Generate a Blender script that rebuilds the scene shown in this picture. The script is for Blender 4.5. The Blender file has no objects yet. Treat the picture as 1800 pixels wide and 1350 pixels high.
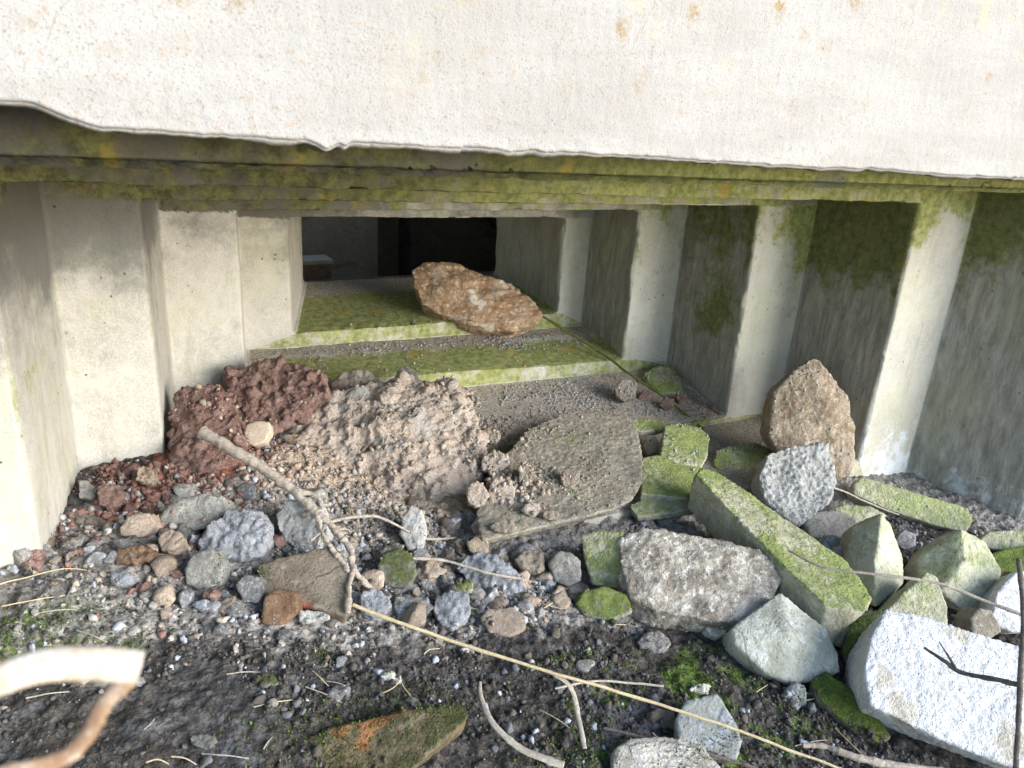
import bpy, bmesh, math, random
import numpy as np
from mathutils import Matrix, Vector
from mathutils.bvhtree import BVHTree

# ------------------------------------------------------------------ camera, light, exposure
S = bpy.context.scene
COL = S.collection
YAW, PITCH, ROLL, FPX = math.radians(30), math.radians(20), math.radians(3.8), 1350.0
FW = np.array([math.sin(YAW)*math.cos(PITCH), math.cos(YAW)*math.cos(PITCH), -math.sin(PITCH)])
_r = np.array([math.cos(YAW), -math.sin(YAW), 0.0]); _u = np.cross(_r, FW)
_c, _s = math.cos(ROLL), math.sin(ROLL)
RT, UP = _c*_r + _s*_u, -_s*_r + _c*_u
cd = bpy.data.cameras.new('camera'); cam = bpy.data.objects.new('camera', cd); COL.objects.link(cam)
cam.matrix_world = Matrix(((RT[0], UP[0], -FW[0], 0), (RT[1], UP[1], -FW[1], 0), (RT[2], UP[2], -FW[2], 0), (0, 0, 0, 1)))
cd.sensor_width = 36; cd.lens = FPX/1800*36; cd.clip_start = 0.02; cd.clip_end = 500
cd.dof.use_dof = True; cd.dof.focus_distance = 1.5; cd.dof.aperture_fstop = 14.0
S.camera = cam

SUN_EL, SUN_AZ = math.radians(15), math.radians(144)      # azimuth from +y clockwise: behind the viewer's right shoulder
w = bpy.data.worlds.new('World'); S.world = w; w.use_nodes = True
nt = w.node_tree; nt.nodes.clear()
sky = nt.nodes.new('ShaderNodeTexSky'); sky.sky_type = 'NISHITA'; sky.sun_disc = False
sky.sun_elevation = SUN_EL; sky.sun_rotation = SUN_AZ; sky.air_density = 1.0; sky.dust_density = 0.4
bg = nt.nodes.new('ShaderNodeBackground'); bg.inputs[1].default_value = 0.15
wo = nt.nodes.new('ShaderNodeOutputWorld')
nt.links.new(sky.outputs[0], bg.inputs[0]); nt.links.new(bg.outputs[0], wo.inputs[0])
ld = bpy.data.lights.new('sun', 'SUN'); ld.energy = 2.5; ld.angle = math.radians(48); ld.color = (1.0, 0.985, 0.965)
sun = bpy.data.objects.new('sun', ld); COL.objects.link(sun)
sd = Vector((math.sin(SUN_AZ)*math.cos(SUN_EL), math.cos(SUN_AZ)*math.cos(SUN_EL), math.sin(SUN_EL)))
sun.rotation_euler = sd.to_track_quat('Z', 'Y').to_euler(); sun.location = sd*5
S.view_settings.view_transform = 'Standard'; S.view_settings.look = 'None'
S.view_settings.exposure = 1.6; S.view_settings.gamma = 1.0

# ------------------------------------------------------------------ numeric helpers
rng = np.random.default_rng(7); random.seed(7)

def ray(px, py):
    return FW + RT*(px-900)/FPX - UP*(py-675)/FPX

def _hash(ix, iy, iz, seed):
    h = (ix.astype(np.int64)*374761393 + iy.astype(np.int64)*668265263 + iz.astype(np.int64)*2147483647 + seed*1274126177) & 0xffffffff
    h = ((h ^ (h >> 13))*1274126177) & 0xffffffff
    h = (h ^ (h >> 16))*2246822519 & 0xffffffff
    return ((h ^ (h >> 15)) & 0xffffff)/float(0xffffff)

def vnoise(P, seed=0):
    F = np.floor(P).astype(np.int64); f = P-F; f = f*f*(3-2*f)
    out = 0
    for dx in (0, 1):
        for dy in (0, 1):
            for dz in (0, 1):
                wgt = (f[:, 0] if dx else 1-f[:, 0])*(f[:, 1] if dy else 1-f[:, 1])*(f[:, 2] if dz else 1-f[:, 2])
                out = out + wgt*_hash(F[:, 0]+dx, F[:, 1]+dy, F[:, 2]+dz, seed)
    return out*2-1

def fbm(P, scale, octv=4, seed=0, gain=0.5):
    P = np.asarray(P, float)*scale; a = 1.0; t = 0; n = 0
    for o in range(octv):
        t = t + a*vnoise(P+o*17.3, seed+o); n += a; a *= gain; P = P*2.03
    return t/n

def cell(P, scale, seed=0):
    P = np.asarray(P, float)*scale; F = np.floor(P).astype(np.int64)
    d1 = np.full(len(P), 9.0); d2 = np.full(len(P), 9.0)
    for dx in (-1, 0, 1):
        for dy in (-1, 0, 1):
            for dz in (-1, 0, 1):
                cx, cy, cz = F[:, 0]+dx, F[:, 1]+dy, F[:, 2]+dz
                q = np.stack([cx+_hash(cx, cy, cz, seed), cy+_hash(cx, cy, cz, seed+11), cz+_hash(cx, cy, cz, seed+23)], 1)
                d = np.linalg.norm(q-P, axis=1)
                d2 = np.minimum(d2, np.maximum(d1, d)); d1 = np.minimum(d1, d)
    return d1, d2

def sm(a, b, x):
    t = np.clip((np.asarray(x, float)-a)/(b-a), 0, 1); return t*t*(3-2*t)

# ground height, from points measured on the walls and the rubble
GC = np.array([(-.3,1.2,-.69),(-.1,1.19,-.69),(-.1,1.05,-.71),(0,1.4,-.69),(.1,1.49,-.675),(.2,1.6,-.67),(.3,1.7,-.68),(.5,1.8,-.74),
 (.4,1.5,-.725),(.6,1.6,-.79),(.6,1.4,-.81),(.8,1.6,-.79),(1.0,1.6,-.85),(1.3,1.6,-.87),(1.6,1.6,-.9),(.3,1.25,-.75),(.5,1.2,-.815),(.75,1.15,-.848),(1.0,1.12,-.872),(.75,1.25,-.828),(.92,1.27,-.838),(1.08,1.23,-.85),
 (1.3,1.08,-.905),(1.6,1.1,-.93),(1.9,1.1,-.94),(2.2,1.0,-.96),(1.0,1.4,-.90),(.74,1.42,-.795),(.70,1.3,-.805),(1.4,1.35,-.89),(1.7,1.33,-.855),(0,.9,-.76),(-.3,.8,-.76),(.3,.8,-.83),
 (.5,.7,-.87),(.9,.6,-.93),(1.3,.5,-.97),(1.8,.7,-.98),(1.5,.9,-.955),(.9,.9,-.91),(.5,1.0,-.84),(0,0,-.95),(1,0,-1),(-2,0,-.9),(3,0,-1.),
 (-2,1,-.8),(3.5,.8,-1.05),(0,-3,-1.),(2,-3,-1.),(.9,1.9,-.95),(.2,1.9,-.8),(-1,2,-.8),(3,2,-1.)], float)
_D = np.linalg.norm(GC[:, None, :2]-GC[None, :, :2], axis=2)
_W = np.linalg.solve(_D+1e-6*np.eye(len(GC)), GC[:, 2]+.9)
def G(u, v):
    u = np.atleast_1d(np.asarray(u, float)); v = np.atleast_1d(np.asarray(v, float))
    out = np.empty(len(u))
    for i in range(0, len(u), 20000):
        d = np.sqrt((u[i:i+20000, None]-GC[None, :, 0])**2+(v[i:i+20000, None]-GC[None, :, 1])**2)
        out[i:i+20000] = d @ _W
    return np.clip(out, -.25, .3)-.9
def H(u, v):
    u = np.atleast_1d(np.asarray(u, float)); v = np.atleast_1d(np.asarray(v, float))
    P = np.stack([u, v, 0*u], 1); z = G(u, v)
    z = z + .012*fbm(P, 7, 3, 3)
    d1, d2 = cell(P+.004*np.stack([fbm(P, 60, 2, 5), fbm(P, 60, 2, 6), 0*u], 1), 34, 4); z = z + .012*(.55-d1)
    d1, d2 = cell(P, 85, 8); z = z + .0065*(.5-d1)
    return z + .003*fbm(P, 110, 2, 9)

def onground(px, py, h=0.0):
    d = ray(px, py); z = -.85
    for _ in range(25):
        p = d*(z/d[2]); z = .5*z+.5*(float(G(p[0], p[1])[0])+h)
    return d*(z/d[2])

# ------------------------------------------------------------------ object helpers
def mesh(name, V, Fc, smooth=True):
    me = bpy.data.meshes.new(name)
    V = np.asarray(V, np.float32); Fc = np.asarray(Fc, np.int32)
    n = Fc.shape[1]
    me.vertices.add(len(V)); me.vertices.foreach_set('co', V.ravel())
    me.loops.add(Fc.size); me.loops.foreach_set('vertex_index', Fc.ravel())
    me.polygons.add(len(Fc)); me.polygons.foreach_set('loop_start', np.arange(0, Fc.size, n, dtype=np.int32))
    me.polygons.foreach_set('loop_total', np.full(len(Fc), n, np.int32))
    if smooth: me.polygons.foreach_set('use_smooth', np.ones(len(Fc), bool))
    me.update(calc_edges=True); me.validate()
    return me

def link(name, me, mat, parent=None, **props):
    o = bpy.data.objects.new(name, me); COL.objects.link(o)
    if mat is not None and me is not None and not me.materials: me.materials.append(mat)
    if parent: o.parent = parent
    for k, val in props.items(): o[k] = val
    return o

def attr(me, name, vals):
    a = me.attributes.new(name, 'FLOAT', 'POINT'); a.data.foreach_set('value', np.asarray(vals, np.float32))

def vnormals(me):
    a = np.empty(len(me.vertices)*3, np.float32); me.vertices.foreach_get('normal', a) if False else me.vertex_normals.foreach_get('vector', a)
    return a.reshape(-1, 3).astype(float)
def coords(me):
    a = np.empty(len(me.vertices)*3, np.float32); me.vertices.foreach_get('co', a); return a.reshape(-1, 3).astype(float)
def setco(me, P):
    me.vertices.foreach_set('co', np.asarray(P, np.float32).ravel()); me.update()

BVH_SRC = []     # (verts, faces) of everything crumbs may lie on

# ------------------------------------------------------------------ materials
class NT:
    def __init__(s, name):
        s.m = bpy.data.materials.new(name); s.m.use_nodes = True; s.t = s.m.node_tree; s.t.nodes.clear()
        s.out = s.n('ShaderNodeOutputMaterial'); s.b = s.n('ShaderNodeBsdfPrincipled')
        s.l(s.b.outputs[0], s.out.inputs[0]); s.b.inputs['Roughness'].default_value = .92
        s.b.inputs['Specular IOR Level'].default_value = .25
    def n(s, t): return s.t.nodes.new(t)
    def l(s, a, b): s.t.links.new(a, b)
    def noise(s, vec, scale, detail=5, rough=.6, dist=0.):
        n = s.n('ShaderNodeTexNoise'); n.inputs['Scale'].default_value = scale; n.inputs['Detail'].default_value = detail
        n.inputs['Roughness'].default_value = rough; n.inputs['Distortion'].default_value = dist; s.l(vec, n.inputs['Vector']); return n.outputs['Fac']
    def vor(s, vec, scale, feat='F1', out='Distance'):
        n = s.n('ShaderNodeTexVoronoi'); n.feature = feat; n.inputs['Scale'].default_value = scale; s.l(vec, n.inputs['Vector']); return n.outputs[out]
    def ramp(s, v, a, b, lo=0., hi=1.):
        n = s.n('ShaderNodeMapRange'); n.interpolation_type = 'SMOOTHSTEP'
        s.l(v, n.inputs[0]); n.inputs[1].default_value = a; n.inputs[2].default_value = b; n.inputs[3].default_value = lo; n.inputs[4].default_value = hi
        return n.outputs[0]
    def math(s, op, a, b=None, clamp=False):
        n = s.n('ShaderNodeMath'); n.operation = op; n.use_clamp = clamp
        for i, x in enumerate((a, b)):
            if x is None: continue
            if isinstance(x, (int, float)): n.inputs[i].default_value = x
            else: s.l(x, n.inputs[i])
        return n.outputs[0]
    def mix(s, f, a, b):
        n = s.n('ShaderNodeMix'); n.data_type = 'RGBA'
        if isinstance(f, (int, float)): n.inputs[0].default_value = f
        else: s.l(f, n.inputs[0])
        for i, x in ((6, a), (7, b)):
            if isinstance(x, tuple): n.inputs[i].default_value = (*x, 1)
            else: s.l(x, n.inputs[i])
        return n.outputs[2]
    def attr(s, name):
        n = s.n('ShaderNodeAttribute'); n.attribute_name = name; return n.outputs['Fac']
    def vec(s, stretch=None, rand=True):
        tc = s.n('ShaderNodeTexCoord'); v = tc.outputs['Object']
        if rand:
            oi = s.n('ShaderNodeObjectInfo'); m = s.n('ShaderNodeVectorMath'); m.operation = 'ADD'
            s.l(v, m.inputs[0]); k = s.math('MULTIPLY', oi.outputs['Random'], 37.)
            s.l(k, m.inputs[1]); v = m.outputs[0]; s.rand = oi.outputs['Random']
        if stretch:
            mp = s.n('ShaderNodeMapping'); mp.inputs['Scale'].default_value = stretch; s.l(v, mp.inputs['Vector']); v = mp.outputs[0]
        return v
    def warp(s, v, scale, amt):
        n = s.n('ShaderNodeTexNoise'); n.inputs['Scale'].default_value = scale; n.inputs['Detail'].default_value = 4; s.l(v, n.inputs['Vector'])
        a = s.n('ShaderNodeVectorMath'); a.operation = 'MULTIPLY_ADD'; s.l(n.outputs['Color'], a.inputs[0]); a.inputs[1].default_value = (amt,)*3; s.l(v, a.inputs[2]); return a.outputs[0]
    def bump(s, h, dist, strength=1., chain=None):
        n = s.n('ShaderNodeBump'); n.inputs['Distance'].default_value = dist; n.inputs['Strength'].default_value = strength
        s.l(h, n.inputs['Height'])
        if chain is not None: s.l(chain, n.inputs['Normal'])
        s.l(n.outputs[0], s.b.inputs['Normal']); return n.outputs[0]

MOSS_A, MOSS_B = (.20, .25, .06), (.085, .115, .03)

def stone_mat(name, c1, c2, c3, scale=14, moss=0., moss_up=True, moss_a=MOSS_A, moss_b=MOSS_B, bump=.004, fine=.0012, rmix=0., patch=None, fib=None):
    s = NT(name); v = s.vec(stretch=fib)
    a = s.noise(v, scale, 6, .65, .4); b = s.noise(v, scale*5, 5, .7); c = s.noise(v, scale*22, 3, .6)
    col = s.mix(s.ramp(a, .38, .62), c1, c2)
    col = s.mix(s.ramp(b, .50, .70), col, c3)
    col = s.mix(s.ramp(c, .38, .68, 0, .32), col, tuple(x*.55 for x in c1))
    col = s.mix(s.ramp(s.noise(v, scale*1.7, 4, .8), .55, .72, 0, .4), col, tuple(x*.6 for x in c1))
    col = s.mix(s.ramp(s.noise(v, scale*9, 3, .7), .60, .72, 0, .35), col, tuple(min(.9, x*1.15) for x in c3))
    vein = s.ramp(s.vor(s.warp(v, scale*1.5, .05), scale*.7, 'DISTANCE_TO_EDGE'), .0, .03, .5, 0); vein = s.math('MULTIPLY', vein, s.ramp(a, .45, .55)); col = s.mix(vein, col, tuple(x*.4 for x in c1))
    dustm = s.ramp(s.noise(v, scale*.8, 6, .8, 1.), .55, .68, 0, .55); col = s.mix(dustm, col, tuple(.5*x+.5*y for x, y in zip(c3, (.45, .42, .38))))
    pits = s.ramp(s.vor(v, scale*9), .05, .22, 1, 0)
    col = s.mix(s.math('MULTIPLY', pits, .55), col, tuple(x*.4 for x in c1))
    if patch:
        pc, psc, th = patch
        col = s.mix(s.ramp(s.noise(v, psc, 3, .5), th, th+.06), col, pc)
    if moss > 0:
        m = s.math('ADD', s.noise(v, scale*.5, 5, .7), moss-.5)
        if moss_up:
            g = s.n('ShaderNodeNewGeometry'); sp = s.n('ShaderNodeSeparateXYZ'); s.l(g.outputs['Normal'], sp.inputs[0])
            m = s.math('ADD', m, s.math('MULTIPLY', s.ramp(sp.outputs[2], -.1, .9), .22)); m = s.math('SUBTRACT', m, .12)
        m = s.ramp(s.math('ADD', m, s.math('MULTIPLY', s.math('SUBTRACT', s.noise(v, scale*6, 4, .7), .5), .5)), .42, .62, 0, .93)
        mc = s.mix(s.ramp(s.noise(v, scale*3, 5, .7), .35, .66), moss_a, moss_b)
        mc = s.mix(s.ramp(c, .4, .75, 0, .6), mc, tuple(x*1.5 for x in moss_a))
        col = s.mix(m, col, mc)
    if rmix:
        hs = s.n('ShaderNodeHueSaturation'); s.l(col, hs.inputs['Color'])
        s.l(s.ramp(s.rand, 0, 1, 1-rmix, 1+rmix), hs.inputs['Value']); col = hs.outputs[0]
    s.l(col, s.b.inputs['Base Color'])
    h1 = s.math('SUBTRACT', s.math('ADD', s.math('MULTIPLY', a, 1.0), s.math('MULTIPLY', b, .5)), s.math('MULTIPLY', vein, .35))
    if moss > 0: h1 = s.math('ADD', h1, s.math('MULTIPLY', m, s.math('ADD', .35, s.math('MULTIPLY', c, .5))))
    n1 = s.bump(h1, bump*1.6); n1 = s.bump(s.noise(v, scale*11, 4, .75), max(bump*.45, .0006), 1., n1); s.bump(s.math('SUBTRACT', c, s.math('MULTIPLY', pits, .8)), fine, 1., n1)
    return s.m

def bunker_mat():
    s = NT('weathered_concrete'); v = s.vec(rand=False)
    a = s.noise(v, 5, 6, .6); b = s.noise(v, 38, 6, .7); c = s.noise(v, 260, 3, .6)
    tc = s.n('ShaderNodeMapping'); tc.inputs['Scale'].default_value = (1, 1, .16); s.l(v, tc.inputs['Vector'])
    st = s.noise(tc.outputs[0], 60, 9, .82, .25)
    col = s.mix(s.ramp(a, .35, .65), (.35, .34, .31), (.46, .45, .415))
    col = s.mix(s.ramp(b, .45, .7, 0, .5), col, (.31, .285, .235))
    col = s.mix(s.ramp(c, .3, .72, 0, .5), col, (.58, .55, .49))
    dk = s.mix(s.ramp(st, .35, .68), (.22, .21, .185), (.44, .42, .385))
    dk = s.mix(s.ramp(c, .5, .75, 0, .5), dk, (.36, .33, .29))
    rg = s.attr('rough'); col = s.mix(rg, col, dk)
    col = s.mix(s.ramp(s.noise(tc.outputs[0], 17, 6, .75), .50, .72, 0, .38), col, (.22, .205, .165))
    col = s.mix(s.ramp(s.noise(v, 3.2, 5, .7), .46, .66, 0, .35), col, (.40, .40, .25))
    # bug holes
    pt = s.math('MULTIPLY', s.ramp(s.vor(v, 42), .05, .12, 1, 0), s.ramp(s.noise(v, 9, 2, .5), .50, .60))
    col = s.mix(s.math('MULTIPLY', pt, .8), col, (.10, .08, .055))
    # grey staining, with shade painted high on the left wall
    dm = s.ramp(s.math('ADD', s.noise(v, 12, 6, .7), s.math('SUBTRACT', s.attr('stain_shade'), .5)), .38, .85, 0, .85)
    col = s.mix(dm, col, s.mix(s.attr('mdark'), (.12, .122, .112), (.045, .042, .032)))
    pl = s.ramp(s.math('ADD', s.noise(v, 22, 6, .7), s.math('SUBTRACT', s.attr('pale'), .5)), .45, .66, 0, .8)
    col = s.mix(pl, col, (.64, .69, .74))
    # soil lying on treads; at the sill rear also painted lintel shadow
    dr = s.ramp(s.math('ADD', s.noise(v, 26, 6, .75), s.math('SUBTRACT', s.attr('dirt_shade'), .5)), .45, .58)
    col = s.mix(dr, col, s.mix(s.ramp(s.noise(v, 160, 4, .7), .35, .65), (.20, .17, .14), (.46, .41, .35)))
    # moss
    mn = s.math('ADD', s.noise(v, 16, 7, .72), s.math('SUBTRACT', s.attr('moss'), .5))
    mm = s.ramp(mn, .44, .66, 0, .93)
    mc = s.mix(s.ramp(s.noise(v, 60, 5, .7), .36, .64), (.15, .175, .045), (.31, .33, .12))
    mc = s.mix(s.attr('mdark'), mc, s.mix(s.ramp(s.noise(v, 48, 6, .75), .35, .65), (.045, .042, .022), (.15, .16, .055)))
    mc = s.mix(s.ramp(s.noise(v, 11, 4, .6), .60, .70, 0, .55), mc, (.34, .24, .035))
    col = s.mix(mm, col, mc)
    s.l(col, s.b.inputs['Base Color'])
    h = s.math('ADD', s.math('MULTIPLY', b, .6), s.math('MULTIPLY', s.math('MULTIPLY', st, rg), 2.0))
    h = s.math('SUBTRACT', h, s.math('MULTIPLY', pt, .9))
    n1 = s.bump(h, .0035); s.bump(c, .0011, 1., n1)
    return s.m

def slab_mat():
    s = NT('pale_cast_concrete'); v = s.vec(rand=False)
    mp = s.n('ShaderNodeMapping'); mp.inputs['Scale'].default_value = (.3, 1, 1.5); s.l(v, mp.inputs['Vector'])
    a = s.noise(mp.outputs[0], 9, 6, .65); b = s.noise(v, 130, 5, .75); c = s.noise(v, 420, 3, .7)
    col = s.mix(s.ramp(a, .35, .65), (.305, .296, .28), (.36, .352, .34))
    col = s.mix(s.ramp(b, .55, .70, 0, .75), col, (.33, .25, .18))
    col = s.mix(s.ramp(c, .55, .70, 0, .8), col, (.22, .16, .11))
    rg = s.n('ShaderNodeSeparateXYZ'); s.l(v, rg.inputs[0])
    zf = s.ramp(rg.outputs[2], -.02, .14, 0, 1)
    sp = s.ramp(s.vor(s.warp(v, 60, .012), 24), .12, .36, 1, 0); gate = s.ramp(s.noise(v, 7, 3, .6), .46, .56)
    gate2 = s.math('MULTIPLY', gate, s.math('ADD', s.math('MULTIPLY', zf, 1.0), .15))
    spn = s.math('MULTIPLY', s.math('MULTIPLY', sp, gate2), s.ramp(s.noise(v, 190, 4, .7), .38, .6))
    col = s.mix(s.math('MULTIPLY', spn, 1.2, True), col, (.27, .20, .11))
    col = s.mix(s.ramp(s.noise(v, 5, 5, .7), .52, .72, 0, .5), col, (.34, .30, .25))
    run = s.n('ShaderNodeMapping'); run.inputs['Scale'].default_value = (1, 1, .18); s.l(v, run.inputs['Vector'])
    col = s.mix(s.ramp(s.noise(run.outputs[0], 16, 6, .7), .55, .75, 0, .3), col, (.29, .265, .235))
    crk = s.ramp(s.vor(s.warp(v, 30, .02), 3.2, 'DISTANCE_TO_EDGE'), .0, .0025, .35, 0); crk = s.math('MULTIPLY', crk, s.ramp(s.noise(v, 4, 3, .6), .50, .58)); col = s.mix(crk, col, (.14, .11, .09))
    mg = s.math('MULTIPLY', s.ramp(s.noise(v, 15, 5, .7), .58, .68, 0, .45), zf); col = s.mix(mg, col, (.40, .38, .20))
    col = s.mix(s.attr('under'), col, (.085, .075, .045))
    s.l(col, s.b.inputs['Base Color'])
    pit = s.math('MULTIPLY', s.ramp(s.vor(v, 95), .05, .2, 1, 0), s.ramp(s.noise(v, 12, 4, .7), .5, .65))
    n1 = s.bump(s.math('SUBTRACT', s.math('MULTIPLY', b, .6), s.math('MULTIPLY', pit, .35)), .0025); s.bump(c, .001, 1., n1)
    return s.m

def soil_mat():
    s = NT('loose_soil'); v = s.vec(rand=False)
    a = s.noise(v, 9, 6, .7); b = s.noise(v, 60, 5, .7); c = s.noise(v, 260, 3, .7)
    dark = s.mix(s.ramp(b, .4, .68), (.036, .031, .027), (.105, .094, .085))
    dark = s.mix(s.ramp(s.noise(v, 6, 6, .75), .48, .68, 0, .75), dark, s.mix(s.ramp(b, .4, .65), (.06, .06, .067), (.17, .175, .195)))
    tan = s.mix(s.ramp(b, .38, .65), (.27, .205, .155), (.46, .375, .30))
    grey = s.mix(s.ramp(b, .38, .65), (.17, .155, .14), (.36, .34, .32))
    red = s.mix(s.ramp(b, .38, .65), (.15, .055, .040), (.28, .13, .095))
    col = s.mix(s.ramp(s.math('ADD', a, s.math('SUBTRACT', s.attr('tan'), .5)), .42, .6), dark, tan)
    col = s.mix(s.ramp(s.math('ADD', a, s.math('SUBTRACT', s.attr('grey'), .5)), .42, .6), col, grey)
    col = s.mix(s.ramp(s.math('ADD', a, s.math('SUBTRACT', s.attr('red'), .5)), .42, .6), col, red)
    mn = s.ramp(s.math('ADD', s.noise(v, 13, 5, .7), s.math('SUBTRACT', s.attr('moss'), .5)), .50, .62, 0, .85)
    col = s.mix(mn, col, s.mix(s.ramp(c, .4, .6), (.045, .075, .012), (.15, .23, .03)))
    col = s.mix(s.ramp(c, .58, .75, 0, .6), col, (.30, .29, .29))
    s.l(col, s.b.inputs['Base Color'])
    n1 = s.bump(s.math('ADD', b, s.math('MULTIPLY', s.vor(v, 130), .6)), .006); s.bump(c, .0025, 1., n1)
    return s.m

M = {}
M['bunker'] = bunker_mat(); M['slab'] = slab_mat(); M['soil'] = soil_mat()
M['brown_rock'] = stone_mat('brown_sandstone', (.33, .20, .115), (.50, .345, .225), (.72, .63, .52), 15, bump=.006, patch=((.70, .63, .54), 15, .60))
M['tan_rock'] = stone_mat('tan_rock', (.27, .20, .135), (.44, .36, .27), (.62, .55, .46), 17, bump=.005)
M['pale_rock'] = stone_mat('pale_brown_rock', (.22, .19, .155), (.50, .465, .41), (.74, .715, .67), 12, bump=.006)
M['clod'] = stone_mat('brown_clay', (.53, .425, .35), (.64, .54, .46), (.71, .645, .575), 16, bump=.006, fine=.003, patch=((.50, .46, .42), 9, .58))
M['clod_grey'] = stone_mat('grey_clay', (.27, .22, .175), (.38, .325, .265), (.48, .43, .37), 20, bump=.005, fine=.002)
M['red'] = stone_mat('red_brick_rubble', (.26, .15, .125), (.39, .25, .21), (.50, .38, .33), 20, bump=.006, fine=.003)
M['slate'] = stone_mat('grey_mortar', (.22, .195, .155), (.32, .29, .235), (.43, .40, .33), 16, moss=.24, moss_a=(.30, .33, .12), moss_b=(.25, .25, .13), bump=.003)
M['moss'] = stone_mat('mossy_concrete', (.33, .315, .225), (.44, .425, .32), (.54, .53, .43), 10, moss=.50, moss_a=(.235, .275, .085), moss_b=(.13, .165, .05), bump=.0025)
M['moss_thin'] = stone_mat('thinly_mossed_concrete', (.35, .34, .245), (.46, .455, .34), (.55, .545, .44), 9, moss=.42, moss_a=(.28, .315, .135), moss_b=(.19, .22, .10), bump=.0025)
M['moss_dark'] = stone_mat('dark_moss_stone', (.12, .11, .08), (.20, .18, .13), (.28, .26, .2), 12, moss=.56, moss_a=(.13, .19, .03), moss_b=(.05, .075, .015), bump=.004)
M['moss_orange'] = stone_mat('mossy_brick', (.10, .085, .05), (.16, .12, .07), (.2, .16, .1), 12, moss=.42, moss_a=(.065, .075, .022), moss_b=(.03, .04, .012), bump=.004, patch=((.33, .14, .06), 9, .62))
M['white_lump'] = stone_mat('crumbly_pale_concrete', (.60, .59, .56), (.74, .73, .71), (.84, .84, .84), 20, bump=.006, fine=.003)
M['white_block'] = stone_mat('whitewashed_concrete', (.62, .62, .63), (.76, .76, .77), (.82, .82, .83), 14, bump=.003, fine=.0025, patch=((.50, .46, .40), 12, .58))
M['teal'] = stone_mat('pale_green_stone', (.40, .385, .31), (.56, .55, .475), (.71, .70, .65), 9, moss=.33, moss_a=(.36, .41, .16), moss_b=(.28, .33, .14), bump=.003)
M['blue_lump'] = stone_mat('blue_white_mortar', (.38, .39, .42), (.58, .61, .68), (.78, .81, .87), 24, bump=.006, fine=.003)
M['grey_lump'] = stone_mat('grey_mortar_lump', (.27, .26, .24), (.40, .39, .36), (.52, .51, .49), 22, bump=.005, fine=.002, rmix=.25)
M['grey_slab'] = stone_mat('smooth_grey_stone', (.22, .225, .21), (.30, .31, .29), (.42, .45, .52), 9, bump=.002, patch=((.45, .50, .62), 7, .60))
M['brick_dark'] = stone_mat('mossy_brown_brick', (.15, .12, .09), (.21, .18, .14), (.27, .25, .20), 11, moss=.12, bump=.003, patch=((.26, .085, .06), 9, .55))
M['brown_frag'] = stone_mat('brown_brick_fragment', (.15, .09, .055), (.24, .15, .095), (.30, .2, .14), 20, bump=.003)
M['pebble'] = stone_mat('smooth_beige_pebble', (.42, .34, .26), (.48, .40, .31), (.52, .44, .36), 12, bump=.0008, fine=.0004)
M['s_grey'] = stone_mat('grey_rubble_stone', (.20, .185, .165), (.42, .405, .38), (.64, .63, .62), 36, rmix=.4, bump=.004)
M['s_tan'] = stone_mat('tan_rubble_stone', (.32, .25, .195), (.44, .355, .285), (.54, .475, .41), 30, rmix=.35, bump=.004)
M['s_blue'] = stone_mat('bluish_rubble_stone', (.20, .185, .17), (.38, .39, .42), (.76, .79, .85), 40, rmix=.35, bump=.004)  # blue here carries some of the skylight tint
M['s_green'] = stone_mat('mossy_rubble_stone', (.24, .24, .2), (.34, .34, .28), (.44, .44, .4), 26, moss=.5, rmix=.3, bump=.003)
M['bark'] = stone_mat('grey_bark', (.34, .28, .23), (.48, .42, .36), (.62, .58, .53), 60, bump=.0015, fine=.0006, fib=(1, 1, 1))
M['mossbark'] = stone_mat('mossy_bark', (.10, .085, .04), (.16, .15, .05), (.22, .22, .08), 60, moss=.55, moss_up=False, moss_a=(.17, .22, .03), moss_b=(.09, .11, .02), bump=.001, fine=.0005)
M['straw'] = stone_mat('dry_straw', (.52, .41, .24), (.62, .52, .34), (.70, .62, .46), 40, bump=.0004, fine=.0002)
M['leaf'] = stone_mat('withered_leaf', (.36, .31, .25), (.48, .43, .36), (.58, .54, .48), 40, bump=.0006, fine=.0003)
M['twig_dark'] = stone_mat('dark_twig', (.10, .08, .07), (.17, .145, .13), (.26, .23, .22), 60, bump=.0008, fine=.0003)
M['cane'] = stone_mat('sunlit_cane', (.58, .49, .39), (.70, .63, .54), (.42, .26, .15), 40, bump=.0006, fine=.0003)
M['cane_brown'] = stone_mat('brown_cane_strip', (.32, .19, .11), (.45, .30, .19), (.58, .47, .36), 60, bump=.0006, fine=.0003)
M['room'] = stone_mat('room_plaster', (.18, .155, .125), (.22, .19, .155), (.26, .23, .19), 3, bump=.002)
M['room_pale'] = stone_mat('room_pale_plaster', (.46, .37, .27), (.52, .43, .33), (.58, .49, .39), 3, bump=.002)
M['crate'] = stone_mat('crate_wood', (.34, .22, .15), (.45, .31, .22), (.55, .42, .32), 12, bump=.001)
M['crate_top'] = stone_mat('crate_lid', (.80, .66, .46), (.84, .70, .50), (.84, .82, .78), 8, bump=.001)  # pale tone stands in for sun striking the lid

# ------------------------------------------------------------------ the bunker embrasure
VP = [2.44, 2.0, 1.768, 1.49, 1.19, .90]
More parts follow.
